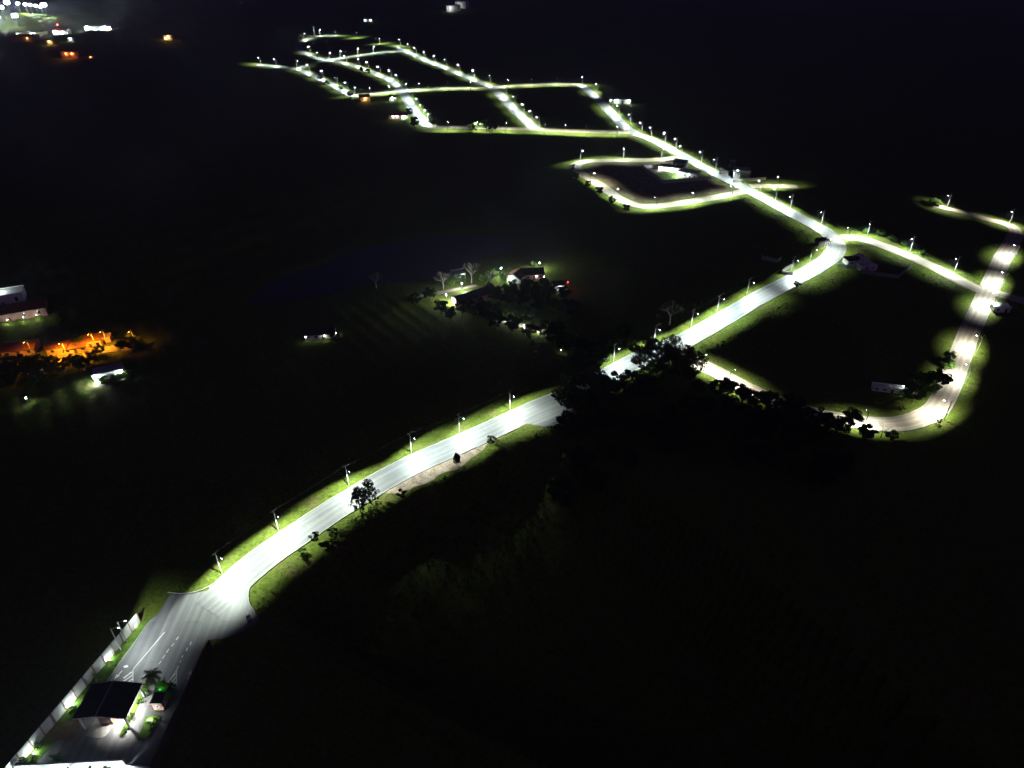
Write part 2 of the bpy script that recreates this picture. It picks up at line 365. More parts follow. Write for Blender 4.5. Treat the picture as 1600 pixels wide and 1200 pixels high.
def sheet(name, pts, z, m, ang=0.0):
    b = NB(); f = b.faces.new([b.verts.new((p.x, p.y, z)) for p in pts])
    if f.normal.z < 0: f.normal_flip()
    b.normal_update()
    if b.faces[:][0].normal.z < 0: bmesh.ops.reverse_faces(b, faces=b.faces)
    bmesh.ops.triangulate(b, faces=b.faces)
    l = b.loops.layers.uv.new('UVMap'); ca, sa = math.cos(ang), math.sin(ang)
    for f in b.faces:
        for lp in f.loops:
            x, y = lp.vert.co.x, lp.vert.co.y; lp[l].uv = (x*ca+y*sa, -x*sa+y*ca)
    return ob(name, b, m)
gdir = (G(177, 1064, 5.6)-G(149, 1119, 5.6)); gang = math.atan2(gdir.y, gdir.x)
fore = tag(sheet('road', FORE, 0.012, M['asphalt'], gang), kind='structure')
apron = tag(sheet('road', APR, 0.02, M['asphalt'], 0.6), kind='structure')
tag(sheet('lake', [p for p in LAKE[:-1]], -0.62, M['water']), kind='structure')
av = ROADS['avenue']['c']
def sub(c, f0, f1): return c[int(f0*len(c)):int(f1*len(c))]
# pale dirt strip right of the avenue, beside the twin young trees
near = min(range(len(av)), key=lambda i: (av[i]-G(585, 760).xy).length); nr2 = min(range(len(av)), key=lambda i: (av[i]-G(770, 672).xy).length)
vs, fs = [], []
seg = av[near:nr2+1]
for i, p in enumerate(seg):
    t = (seg[min(i+1, len(seg)-1)]-seg[max(i-1, 0)]).normalized(); n = Vector((t.y, -t.x)); f = i/(len(seg)-1)
    wd = 5.2*math.sin(math.pi*min(1, f*1.15+.05))**.5+.6*math.sin(i*1.7)+.4*math.sin(i*.8) if 0 < f < .93 else 0.3
    for o in (4.9, 4.9+max(.2, wd)): q = p+n*o; vs.append((q.x, q.y, zt(q)+0.03 if o > 5 else 0.03))
for i in range(len(seg)-1): fs.append((2*i, 2*i+1, 2*i+3, 2*i+2))
tag(ob('dirt_verge', pyme('dirt_verge', vs, fs, M['verge'])), kind='structure')
# bare building lots inside the block loop
tag(sheet('bare_lot', [G(*q) for q in [(925,257),(965,256),(1025,255),(1050,251),(1075,262),(1110,280),(1140,294),(1150,297),(1100,305),(1030,316),(1000,316),(975,306),(940,283),(915,266)]], 0.16, M['lot']), kind='structure')

# ------------------------------------------------------------------ street lamps
def cyl(b, x, y, z0, z1, r0, r1, n=8): tube(b, [(x, y, z0), (x, y, z1)], [r0, r1], n)
LPOLE = 7.3
def lamp_meshes():
    d = {}
    b = NB(); tube(b, [(0, 0, -0.6), (0, 0, 0.0), (0, 0, LPOLE+.9)], [.15, .15, .1], 8); d['pole'] = b
    b = NB(); box(b, -.06, .06, -1.0, 1.0, LPOLE+.62, LPOLE+.74)
    for y in (-.9, -.35, .35, .9): tube(b, [(0, y, LPOLE+.74), (0, y, LPOLE+.95)], [.05, .035], 6)
    d['crossarm'] = b
    b = NB(); tube(b, [(0, 0, LPOLE-.75), (.5, 0, LPOLE-.35), (1.3, 0, LPOLE-.12), (2.0, 0, LPOLE-.05)], .05, 6); d['lamp_arm'] = b
    b = NB(); prism(b, [(1.85, LPOLE-.1), (2.7, LPOLE-.06), (2.7, LPOLE+.02), (2.4, LPOLE+.1), (1.95, LPOLE+.06)], -.17, .17); d['lamp_head'] = b
    b = NB(); prism(b, [(2.0, LPOLE-.105), (2.15, LPOLE-.2), (2.5, LPOLE-.2), (2.62, LPOLE-.075)], -.14, .14); d['lens'] = b
    out = {}
    for k, bb in d.items():
        me = bpy.data.meshes.new(k); bb.to_mesh(me); bb.free(); me.materials.append(M[{'pole': 'concrete', 'crossarm': 'concrete', 'lamp_arm': 'steel', 'lamp_head': 'head', 'lens': 'lens'}[k]]); out[k] = me
    return out
LM = lamp_meshes(); LM['lens_far'] = LM['lens'].copy(); LM['lens_far'].materials.clear(); LM['lens_far'].materials.append(M['lens_far'])
def spot_data(name, e, col, ang, blend, rad=0.15):
    l = bpy.data.lights.new(name, 'SPOT'); l.energy = e; l.color = col; l.spot_size = R(ang); l.spot_blend = blend; l.shadow_soft_size = rad; return l
def batwing(l, fwd=2.1, back=1.5, along=4.2, start=.4, flat=.3, tail=.002):
    """photometric distribution of a road luminaire: wide along the road, cut off across it"""
    l.use_nodes = True; nt = l.node_tree; N = nt.nodes; L = nt.links; em = N['Emission']
    tc = N.new('ShaderNodeTexCoord'); sp = N.new('ShaderNodeSeparateXYZ'); L.new(tc.outputs['Normal'], sp.inputs[0])
    def mth(op, a, b=None):
        n = N.new('ShaderNodeMath'); n.operation = op
        for i, q in enumerate((a, b)):
            if q is None: continue
            if isinstance(q, (int, float)): n.inputs[i].default_value = q
            else: L.new(q, n.inputs[i])
        return n.outputs[0]
    def ss(v, a, b):
        n = N.new('ShaderNodeMapRange'); n.interpolation_type = 'SMOOTHSTEP'; n.inputs[1].default_value = a; n.inputs[2].default_value = b; n.inputs[3].default_value = 1; n.inputs[4].default_value = 0
        L.new(v, n.inputs[0]); return n.outputs[0]
    x, y, z = sp.outputs; az = mth('MAXIMUM', mth('ABSOLUTE', z), .02)
    tx = mth('DIVIDE', x, az); ty = mth('ABSOLUTE', mth('DIVIDE', y, az))
    k = mth('DIVIDE', 1.0, mth('ADD', mth('MULTIPLY', az, az), flat))
    ex = mth('ADD', mth('MAXIMUM', mth('DIVIDE', tx, fwd), 0.0), mth('MAXIMUM', mth('DIVIDE', tx, -back), 0.0)); ey = mth('DIVIDE', ty, along)
    k = mth('MULTIPLY', k, mth('ADD', ss(mth('SQRT', mth('ADD', mth('MULTIPLY', ex, ex), mth('MULTIPLY', ey, ey))), start, 1.0), tail))
    L.new(k, em.inputs['Strength']); return l
def variants(n, e, col, **kw):
    return [batwing(spot_data(n, e*f, tuple(c*t for c, t in zip(col, tint)), 172, .3), **kw) for f, tint in ((1, (1, 1, 1)), (.82, (1.03, 1, .95)), (1.18, (.96, 1, 1.0)), (.95, (1.06, 1, .9)))]
LD = variants('street_light', 29000, COOL, fwd=2.5, back=1.0, along=4.2, start=.6, flat=.55)
LDM = variants('street_light_mid', 30000, COOL, fwd=3.4, back=1.15, along=4.2, start=.2, flat=.45)
LDF = variants('street_light_far', 21000, COOL, fwd=3.0, back=1.0, along=5.0, start=.2, flat=.28)
LDE = variants('street_light_track', 33000, WHITE, fwd=2.2, back=1.1, along=3.6, start=-.1, flat=.4)
def light(name, data, parent, loc, rot=(0, 0, 0), scale=(1, 1, 1)):
    o = bpy.data.objects.new(name, data); C.objects.link(o); o.parent = parent; o.location = loc; o.rotation_euler = rot; o.scale = scale; return o
def point(parent, loc, e, col=COOL, rad=0.12):
    l = bpy.data.lights.new('lamp_light', 'POINT'); l.energy = e; l.color = col; l.shadow_soft_size = rad
    return light('lamp_light', l, parent, loc)
LAMPS = []
def street_lamp(u, v, label, group, tower=None):
    p = G(u, v)
    best = None
    co, i, d = KD.find((p.x, p.y, 0)); s = KS[i]; away = Vector((p.x-s[0].x, p.y-s[0].y))
    nrm = Vector((-s[2].y, s[2].x)); sd_ = 1 if away.dot(nrm) >= 0 else -1
    need = s[1]+1.0
    if d < need: p = Vector((s[0].x+nrm.x*sd_*need, s[0].y+nrm.y*sd_*need, 0)); away = nrm*sd_
    p.z = terrain(p.x, p.y)
    r = empty('street_lamp', p, math.atan2(-away.y, -away.x), label, 'street lamp', group)
    for k in ('pole', 'crossarm', 'lamp_arm', 'lamp_head'):
        o = ob(k, LM[k], parent=r)
        if k == 'lamp_head': ob('lens', LM['lens_far' if p.y > 420 else 'lens'], parent=o)
    light('lamp_light', rnd.choice(LDE if s[3] in ('south_loop', 'upper_track') else LD if p.y < 285 else LDM if p.y < 420 else LDF), r, (2.35, 0, LPOLE-.32), (0, 0, 0))
    LAMPS.append((r, p)); return r
def lamp_row(pts, text, group):
    out = []
    for i, q in enumerate(pts): out.append(street_lamp(q[0], q[1], text.replace('#', ordn(i)) if len(pts) > 1 else text, group))
    return out
GRP = 'street lamps along the new roads'
row_av = lamp_row([(345,902),(437,830),(545,758),(643,707),(718,676),(804,640)], '# street lamp from the gatehouse on left verge of entry avenue', GRP)
row_av2 = lamp_row([(970,567),(1036,541),(1081,513),(1126,489),(1174,463),(1237,428),(1266,411),(1292,391)], '# street lamp past the big roadside trees on left of avenue', GRP)
lamp_row([(1321,377)], 'street lamp at outer corner of the avenue bend by track mouth', GRP)
lamp_row([(1281,349),(1237,326),(1209,311),(1183,300),(1146,282),(1112,265),(1086,253),(1067,244),(1048,232),(1032,223),(1017,214),(1003,206),(985,192),(967,178),(957,169),(934,144),(911,133)], '# street lamp beyond the avenue bend on its right verge', GRP)
lamp_row([(767,130),(742,121),(719,112),(698,103),(680,97),(664,91),(651,84),(640,78),(626,71)], '# street lamp up the diagonal north street from its lower crossing', GRP)
lamp_row([(613,82),(584,82.5),(562,86),(533,90),(518,92.5)], '# street lamp from the right on the upper ridge street', GRP)
lamp_row([(593,67),(560,60),(526,55.5),(500,55),(475,61)], '# lamp from the right on the dark hilltop curve', GRP)
lamp_row([(486,82.5),(500,92),(542,97),(561,103),(575,108),(592,115),(609,122),(618,129),(634,142),(645,155),(655,167),(662,177),(668,186),(673,192)], '# street lamp from the top on the hill street', GRP)
lamp_row([(401,100),(430,103),(466,105),(481,112),(505,122),(526,132),(542,141),(557,148.5)], '# street lamp from the left end of the western street', GRP)
lamp_row([(789,149),(801,163),(814,176),(827,188),(838,198)], '# street lamp from the top on short link between the cross streets', GRP)
lamp_row([(700,206),(745,206),(790,207),(851,209),(882,210.5),(915,211.5),(964,213)], '# lamp from the left on near side of the long lower street', GRP)
lamp_row([(580,150),(610,147.5),(655,143),(700,141),(735,140.5),(795,137),(831,136),(871,134.5)], '# lamp from the left along the upper cross street', GRP)
lamp_row([(911,250),(974,247),(1033,247)], '# lamp from the left on far side of the bare lot block', GRP)
lamp_row([(925,287),(966,313),(1024,328),(1084,321),(1143,310)], '# lamp from the left on near side of the bare lot block', GRP)
lamp_row([(1214,295.5)], 'lone street lamp on near side of short grassy spur', GRP)
lamp_row([(1355,367),(1422,392),(1491,424)], '# street lamp from the bend along the eastern dirt track', GRP)
lamp_row([(1480,323),(1574,348)], '# lamp from the left on the isolated upper right track', GRP)
lamp_row([(1583,405),(1563,447),(1549,482),(1526,550),(1505,596),(1470,655),(1347,668),(1146,601),(1101,579)], '# lamp from the top along the right hand dirt loop', GRP)
# overhead wires between the posts of the entry avenue
def wires(row, label):
    root = empty('overhead_wire', row[0].location, 0, label, 'wire', 'overhead wires beside the avenue')
    for a, c in zip(row, row[1:]):
        b = NB()
        for y in (-.9, .9, -.35):
            pa = a.matrix_basis @ Vector((0, y, LPOLE+.95)); pc = c.matrix_basis @ Vector((0, y, LPOLE+.95))
            pts = [pa.lerp(pc, k/6)-Vector((0, 0, 0.45*4*(k/6)*(1-k/6)))-row[0].location for k in range(7)]
            tube(b, pts, .022, 4, False)
        ob('wire_span', b, M['cable'], root)
wires(row_av, 'thin overhead wires strung between lamp posts of lower entry avenue')
wires(row_av2, 'thin overhead wires strung between lamp posts past the big trees')

# ------------------------------------------------------------------ plants
def leaf_cloud(rs, centres, radii, n, size, flat=0.6):
    """n leaf quads scattered round the clump centres"""
    k = rs.randint(0, len(centres), n); c = centres[k]; r = radii[k][:, None]
    d = rs.normal(size=(n, 3)); d /= np.linalg.norm(d, axis=1)[:, None]
    p = c+d*r*(rs.uniform(0.35, 1, (n, 1))**.6)*np.array([1, 1, flat])
    a = rs.normal(size=(n, 3)); a /= np.linalg.norm(a, axis=1)[:, None]
    nrm = d*0.6+rs.normal(size=(n, 3))*0.6+np.array([0, 0, .35]); b = np.cross(nrm, a); b /= np.linalg.norm(b, axis=1)[:, None]+1e-9
    s = size*rs.uniform(0.55, 1.3, (n, 1)); a = a*s; b = b*s*0.55
    V = np.stack([p-a, p-b*.9, p+a, p+b*.9], 1).reshape(-1, 3); F = np.arange(n*4).reshape(-1, 4)
    return V, F
def limbs(b, rs, trunk_h, r0, ends, lean=(0, 0)):
    top = Vector((lean[0], lean[1], trunk_h))
    tube(b, [(0, 0, -.6), (0, 0, 0), top*.5+Vector((0.05, 0, 0)), top], [r0*1.25, r0*1.1, r0*.85, r0*.7], 7)
    for e in ends:
        e = Vector(e); m = top.lerp(e, .5)+Vector((rs.uniform(-.3, .3), rs.uniform(-.3, .3), .12*(e-top).length))
        tube(b, [top-Vector((0, 0, .2)), m, e], [r0*.42, r0*.25, r0*.07], 5)
TREES = {}
def make_tree(key, seed, h, rx, crown_h, trunk_h, nclump, nleaf, lsize, leaf, bark='bark', top_flat=1.0, clump=0.34, r0=None, holes=0):
    rs = np.random.RandomState(seed); cz = h-crown_h/2; cs, rd = [], []
    while len(cs) < nclump:
        d = rs.normal(size=3); d /= np.linalg.norm(d); t = rs.uniform(.35, 1)**.6
        q = np.array([d[0]*rx*t, d[1]*rx*t, cz+d[2]*crown_h/2*t*(1 if d[2] > 0 else top_flat)])
        rad = clump*rx*rs.uniform(.55, 1.15)
        if all(np.linalg.norm(q-c) > 0.45*(rad+r) for c, r in zip(cs, rd)) or rs.rand() < .05: cs.append(q); rd.append(rad)
    V, F = leaf_cloud(rs, np.array(cs), np.array(rd), nleaf, lsize)
    b = NB(); ends = [cs[i]*np.array([.85, .85, 1])-np.array([0, 0, .2]) for i in rs.permutation(nclump)[:min(nclump, 11)]]
    limbs(b, rs, trunk_h, r0 or h*.028, ends)
    tm = bpy.data.meshes.new('trunk'); b.to_mesh(tm); b.free(); tm.materials.append(M[bark])
    TREES[key] = (tm, npme('crown', V, F, M[leaf]))
make_tree('rain', 1, 13, 11.5, 7.5, 4.5, 46, 9000, .5, 'leaf', top_flat=.7, clump=.26, r0=.5)
make_tree('rain2', 2, 14, 10, 9.5, 4, 42, 8500, .5, 'leaf', top_flat=.9, clump=.28, r0=.5)
make_tree('wood1', 3, 10, 4.6, 7.5, 3, 22, 3200, .42, 'leaf_dark', clump=.36)
make_tree('wood2', 4, 12, 5.2, 9, 3.4, 24, 3400, .45, 'leaf_dark', clump=.34)
make_tree('wood3', 5, 8, 4.2, 6, 2, 18, 2600, .42, 'leaf', clump=.38)
make_tree('dome', 6, 8.5, 3.6, 4.4, 4.2, 16, 2600, .35, 'leaf_dark', clump=.42)
make_tree('bushy', 7, 5, 3.2, 4.4, 1.0, 16, 2000, .32, 'leaf_bright', clump=.4)
make_tree('small', 8, 3.4, 1.5, 2.6, .9, 10, 900, .22, 'leaf', clump=.42)
make_tree('shrub', 9, 1.5, 1.1, 1.4, .3, 8, 600, .16, 'leaf_bright', clump=.5)
make_tree('shrub2', 10, 2.4, 1.7, 2.2, .5, 9, 900, .24, 'leaf', clump=.45)
make_tree('ball', 12, 2.3, 1.15, 2.1, .4, 22, 1500, .13, 'leaf', clump=.3)
def make_young(key, seed, h):
    """young conifer-like tree: upright leader, whorled branches that end in dense dark tufts"""
    rs = np.random.RandomState(seed); b = NB(); cs, rd = [], []
    tube(b, [(0, 0, -.5), (0, 0, 0), (.1, .05, h*.55), (0, 0, h*.97)], [.2, .18, .12, .04], 7)
    lv = 9
    for i in range(lv):
        z = h*(.16+.8*i/lv); ln = (h*.30)*(1-(i/lv)*.72)*rs.uniform(.85, 1.1); n = 6 if i < lv-2 else 4; a0 = rs.uniform(0, 6)
        for k in range(n):
            a = a0+k*2*math.pi/n+rs.uniform(-.25, .25); l2 = ln*rs.uniform(.7, 1.15)
            e = Vector((math.cos(a)*l2, math.sin(a)*l2, z+l2*.35)); tube(b, [(0, 0, z), (e.x*.55, e.y*.55, z+l2*.08), e], [.06, .045, .02], 4)
            cs.append(tuple(e)); rd.append(rs.uniform(.42, .7)*min(1, h/8))
            if rs.rand() < .6: m = e*.62; cs.append((m.x, m.y, z+l2*.2)); rd.append(rs.uniform(.3, .45)*min(1, h/8))
    cs.append((0, 0, h)); rd.append(.5)
    V, F = leaf_cloud(rs, np.array(cs), np.array(rd), 4200 if h > 6 else 1500, .2, 1.0)
    tm = bpy.data.meshes.new('trunk'); b.to_mesh(tm); b.free(); tm.materials.append(M['bark'])
    TREES[key] = (tm, npme('crown', V, F, M['leaf_dark']))
make_young('young1', 21, 9.2); make_young('young2', 22, 9.8); make_young('young3', 23, 4.2)
def make_bare(key, seed, h, spread, depth=6, bark='bark_pale'):
    rs = np.random.RandomState(seed); bt, bc = NB(), NB()
    tube(bt, [(0, 0, -.5), (0, 0, 0), (.1, 0, h*.2), (.05, .1, h*.38)], [h*.03, h*.026, h*.021, h*.017], 7)
    def grow(p, d, l, r, lv):
        e = p+d*l; m = p+d*l*.5+Vector(rs.uniform(-.06, .06, 3))*l
        tube(bc, [p, m, e], [r, r*.85, r*.65], 4, False)
        if lv == 0: return
        for k in range(3 if lv > depth-2 else (2 if rs.rand() < .75 else 3)):
            a = rs.uniform(0, 6.28); q = d.orthogonal().normalized(); q = q*math.cos(a)+d.cross(q)*math.sin(a)
            nd = (d+q*rs.uniform(.35, .75)*spread+Vector((0, 0, .12))).normalized(); grow(e, nd, l*rs.uniform(.66, .84), r*.62, lv-1)
    for k in range(4):
        a = k*1.57+rs.uniform(-.4, .4); grow(Vector((.05, .1, h*.37)), Vector((math.cos(a)*.62*spread, math.sin(a)*.62*spread, 1)).normalized(), h*.2, h*.012, depth-1)
    tm = bpy.data.meshes.new('trunk'); bt.to_mesh(tm); bt.free(); tm.materials.append(M[bark])
    cm = bpy.data.meshes.new('branches'); bc.to_mesh(cm); bc.free(); cm.materials.append(M[bark])
    TREES[key] = (tm, cm)
make_bare('bare1', 31, 11, 1.0); make_bare('bare2', 32, 11, 1.25)
def make_palm(key, seed, h, fl, nf):
    rs = np.random.RandomState(seed); b = NB()
    tube(b, [(0, 0, -.4), (0, 0, 0), (.08, 0, h*.5), (0, .05, h)], [.24, .22, .15, .14], 8)
    tm = bpy.data.meshes.new('trunk'); b.to_mesh(tm); b.free(); tm.materials.append(M['bark'])
    vs, fs = [], []
    for k in range(nf):
        a = k*2.399; up = 1.15-1.5*(k/nf); dx, dy = math.cos(a), math.sin(a); px, pz, ang = 0.0, h, up
        st = fl/9; pts = []
        for i in range(10): pts.append((px, pz)); px += math.cos(ang)*st; pz += math.sin(ang)*st; ang -= .22
        for i in range(1, 10):
            x, z = pts[i]; wl = fl*.26*math.sin(math.pi*(i+.6)/10.6)
            for sgn in (-1, 1):
                o = len(vs); sx, sy = -dy*sgn, dx*sgn
                vs += [(dx*pts[i-1][0], dy*pts[i-1][0], pts[i-1][1]), (dx*x, dy*x, z), (dx*(x+.12)+sx*wl, dy*(x+.12)+sy*wl, z-wl*.45)]; fs.append((o, o+1, o+2))
    TREES[key] = (tm, pyme('fronds', vs, fs, M['leaf_bright']))
make_palm('palm', 41, 4.2, 2.3, 16); make_palm('palm_small', 42, 1.0, 1.5, 12)
def plant(kind, p, s, rz, name, label, cat, group=None):
    r = empty(name, p, rz, label, cat, group); r.scale = (s, s, s)
    a, c = TREES[kind]; ob('trunk', a, parent=r); ob(c.name.split('.')[0], c, parent=r); return r
def P(kind, u, v, s, name, label, cat, group=None, rz=None):
    return plant(kind, put(u, v), s, rnd.uniform(0, 6.28) if rz is None else rz, name, label, cat, group)
P('rain', 1034, 594, 1.12, 'broad_tree', 'large spreading tree overhanging the avenue where the dirt loop begins', 'tree', rz=.4)
P('rain2', 912, 648, 1.12, 'broad_tree', 'large round tree hiding the avenue beside the widened asphalt apron', 'tree', rz=2)
P('wood2', 950, 625, .95, 'broad_tree', 'dark tree standing just right of the big tree by the asphalt apron', 'tree')
P('wood2', 985, 622, 1.0, 'broad_tree', 'dark tree between the two large roadside trees, left one', 'tree')
P('wood1', 1005, 628, 1.1, 'broad_tree', 'dark tree between the two large roadside trees, right one', 'tree')
P('wood2', 938, 652, 1.0, 'broad_tree', 'dark tree below the big tree by the asphalt apron', 'tree')
P('young1', 563, 797, 1.0, 'young_tree', 'taller dark young tree of the pair, left, beside the avenue', 'tree')
P('young2', 579, 786, .95, 'young_tree', 'dark young tree of the pair, right, against the lit avenue', 'tree')
P('young3', 714, 724, 1.0, 'young_tree', 'small lone young tree on dirt verge right of avenue', 'tree')
P('small', 492, 846, 1.0, 'roadside_bush', 'dark bush on grass bank below the second street lamp', 'bush')
P('shrub2', 627, 775, .9, 'roadside_bush', 'low bush at edge of dirt verge right of the twin young trees', 'bush')
P('shrub2', 768, 690, .9, 'roadside_bush', 'low bush on the bank near the asphalt apron', 'bush')
P('shrub2', 520, 834, .8, 'roadside_bush', 'dark scrub bush below the twin young trees at bank edge', 'bush')
P('shrub', 472, 866, 1.2, 'roadside_bush', 'small bush on the grass bank nearest the junction', 'bush')
P('small', 1245, 451, 1.15, 'roadside_bush', 'dark bush right of avenue below the two bend lamps', 'bush')
P('bare1', 1046, 508, .98, 'bare_tree', 'leafless pale tree on dark field left of the avenue', 'tree', rz=1)
P('dome', 1327, 672, .95, 'domed_tree', 'dark domed tree in front of the lit dirt loop', 'tree')
P('bare2', 1376, 684, .55, 'thin_tree', 'thin see-through tree before the lit dirt loop right of dome tree', 'tree')
P('wood3', 1352, 686, .7, 'broad_tree', 'low bushy tree between the domed tree and the thin tree', 'tree')
P('wood3', 1390, 688, .5, 'broad_tree', 'small bushy tree under the thin tree by the dirt loop', 'tree')
P('small', 1466, 662, .6, 'roadside_bush', 'bush at foot of lamp post on the dirt loop corner', 'bush')
# bushes lining the dirt loop's inner bank on the right
for i, (u, v, s) in enumerate([(1478,575,.9),(1468,590,1.0),(1462,603,.9),(1450,612,1.0),(1440,622,.9),(1425,628,.8),(1482,560,.7),(1408,640,.6),(1432,607,.9)]):
    P(['bushy', 'shrub2', 'wood3'][i % 3], u, v, s, 'thicket_bush', f'{ordn(i)} bush of the lit thicket on inner bank of dirt loop', 'bush', 'thicket inside the dirt loop')
# the wood below the dirt loop
wk = 0
for row, (du, dv, st) in enumerate([(0, 24, 22), (-14, 52, 30), (10, 84, 38), (-20, 120, 50)]):
    top = [(900,628),(980,618),(1070,592),(1092,588),(1130,594),(1165,603),(1200,613),(1262,638),(1300,654),(1318,662)]
    u = top[0][0]+du
    while u < 1322:
        k = max(i for i in range(len(top)) if top[i][0] <= max(u, 900)) if u < 1318 else len(top)-1
        if k < len(top)-1: f = (u-top[k][0])/(top[k+1][0]-top[k][0]); v = top[k][1]+max(0, f)*(top[k+1][1]-top[k][1])
        else: v = top[-1][1]
        if not (row == 0 and u < 1078):
            P(['wood1', 'wood2', 'wood3', 'wood1'][rnd.randrange(4)], u+rnd.uniform(-5, 5), v+dv+rnd.uniform(-6, 6), rnd.uniform(.62, .9), 'forest_tree', f'{ordn(wk)} dark tree in the black wood below the dirt loop, counting rightward by rows', 'tree', 'dark wood below the dirt loop'); wk += 1
        u += st*rnd.uniform(.8, 1.25)
# hedgerow left of the avenue up to the big tree, and round the farm
for i, (k, u, v, s) in enumerate([('wood1',905,553,.8),('wood2',928,560,.75),('wood3',885,548,.9),('wood1',945,545,.8),('bushy',962,545,.9),('wood3',940,570,.8),('wood2',868,540,.8),('bushy',985,540,.7),('wood3',905,575,.8),('wood1',975,530,.7)]):
    P(k, u, v, s, 'hedgerow_tree', f'{ordn(i)} dark tree of the clump left of avenue before the big trees', 'tree', 'clump left of the avenue')
for i, (k, u, v, s) in enumerate([('bushy',718,442,.9),('wood3',672,470,.8),('wood1',760,500,.8),('wood2',790,478,.8),('wood1',815,478,.85),('wood2',845,485,.85),('wood3',868,492,.9),('wood1',800,520,.8),('wood3',826,528,.8),('wood2',775,515,.7),('wood1',880,470,.7),('wood3',765,455,.6),('bushy',790,438,.8),('wood2',855,530,.7),('bushy',835,416,.6),('wood1',690,492,.7),('wood3',650,478,.7),('bushy',853,516,.5),('bushy',798,497,.6),('wood2',745,492,.75),('wood1',722,490,.7),('wood3',780,495,.8),('wood2',830,468,.8),('wood1',800,462,.75),('wood3',858,465,.8),('wood1',775,470,.7),('bushy',757,440,.8),('bushy',772,432,.7),('wood3',820,450,.5),('wood3',850,448,.5),('wood2',890,500,.8),('wood1',835,500,.8),('wood3',812,497,.7),('wood1',705,500,.6),('bushy',705,446,.8),('wood3',875,520,.8)]):
    P(k, u, v, s, 'farm_tree', f'{ordn(i)} leafy tree among the farm buildings near the lake', 'tree', 'trees round the lakeside farm')
P('bare2', 737, 442, 1.0, 'bare_tree', 'tall leafless tree with pale trunk behind the long farm barn', 'tree', rz=0)
P('bare1', 693, 452, .75, 'bare_tree', 'leafless grey tree left of the lit farm tree', 'tree', rz=2)
P('bare2', 768, 445, .7, 'bare_tree', 'leafless grey tree between barn and white farmhouse', 'tree', rz=4)
P('bare1', 588, 450, .7, 'bare_tree', 'lone dim leafless tree at the lake shore', 'tree')
for i, (k, u, v, s) in enumerate([('wood1',640,182,.7),('dome',677,201,1.0),('wood3',760,204,1.1),('wood3',738,204,.9),('wood1',648,200,.9),('shrub2',532,140,1.6),('shrub2',512,132,1.6),('wood3',500,126,.7),('wood3',548,152,.7),('wood3',770,206,1.0),('wood3',565,112,.6),('shrub2',575,114,1.8)]):
    P(k, u, v, s, 'hillside_tree', f'{ordn(i)} small dark tree on the lit edges of the far streets', 'tree', 'trees by the far streets')
for i, (u, v, s) in enumerate([(894,268,.5),(900,281,.5),(918,294,.5),(936,305,.55),(955,320,.55),(978,332,.5)]):
    P('wood1', u, v, s, 'bank_tree', f'{ordn(i)} dark tree from the left along near bank of bare lot block', 'tree', 'trees below the bare lot block')
for i, (u, v, s) in enumerate([(1352,364,.6),(1375,368,.8),(1392,376,.7),(1412,384,.6),(1440,398,.5),(1462,322,.8),(1456,319,.8)]):
    P('bushy', u, v, s, 'track_bush', f'{ordn(i)} leafy bush behind the lit eastern tracks', 'bush', 'bushes by the eastern tracks')

# ------------------------------------------------------------------ buildings
def house(name, label, u, v, w, d, h, rz, roof='gable', wall='white', rm='roof_tile', rh=1.8, nw=3, group=None, cat='house', over=.5, door=True, z=None):
    p = put(u, v) if z is None else G(u, v)
    r = empty(name, p, rz, label, cat, group); hw, hd = w/2, d/2
    b = NB()
    if roof == 'gable':
        prof = [(-hd, -1), (hd, -1), (hd, h), (0, h+rh), (-hd, h)]
        prism(b, prof, -hw, hw); bmesh.ops.rotate(b, verts=b.verts, matrix=Matrix.Rotation(R(90), 3, 'Z'))
    else: box(b, -hw, hw, -hd, hd, -1, h)
    ob('wall', b, M[wall], r)
    b = NB(); t = .14
    if roof == 'gable':
        k = rh/hd; e = hd+over
        prism(b, [(-e, h-k*over+.02), (0, h+rh+.02), (e, h-k*over+.02), (e, h-k*over+t+.02), (0, h+rh+t+.04), (-e, h-k*over+t+.02)], -hw-over, hw+over)
        bmesh.ops.rotate(b, verts=b.verts, matrix=Matrix.Rotation(R(90), 3, 'Z'))
    elif roof == 'hip':
        e, g = hw+over, hd+over; rl = max(.3, hw-hd)
        vs = [(-e, -g, h), (e, -g, h), (e, g, h), (-e, g, h), (-rl, 0, h+rh), (rl, 0, h+rh), (-e, -g, h+.12), (e, -g, h+.12), (e, g, h+.12), (-e, g, h+.12)]
        v_ = [b.verts.new((x, y, zz+.02+(.12 if i in (4, 5) else 0))) for i, (x, y, zz) in enumerate(vs)]
        for f in ((3, 2, 1, 0), (0, 1, 7, 6), (1, 2, 8, 7), (2, 3, 9, 8), (3, 0, 6, 9), (6, 7, 5, 4), (8, 9, 4, 5), (7, 8, 5), (9, 6, 4)): b.faces.new([v_[i] for i in f])
    else:
        box(b, -hw-.15, hw+.15, -hd-.15, hd+.15, h+.01, h+.16)
        for q in ((-hw-.15, hw+.15, -hd-.15, -hd+.05), (-hw-.15, hw+.15, hd-.05, hd+.15)): box(b, *q, h+.16, h+.55)
    ob('roof', b, M[rm], r)
    wz0, wz1 = h*.36, h*.76
    for sy in (-1, 1):
        for k in range(nw):
            x = -hw+w*(k+.5)/nw
            if door and sy < 0 and k == nw//2:
                ob('door', BX(x-.5, x+.5, sy*hd-.06, sy*hd+.06, -.2, min(2.2, h*.75)), M['wood'], r); continue
            fr = ob('window', BX(x-.65, x+.65, sy*hd-.05, sy*hd+.05, wz0, wz1), M['kerb'], r)
            ob('pane', BX(x-.55, x+.55, sy*hd-.07, sy*hd+.07, wz0+.1, wz1-.1), M['glass'], fr)
    return r
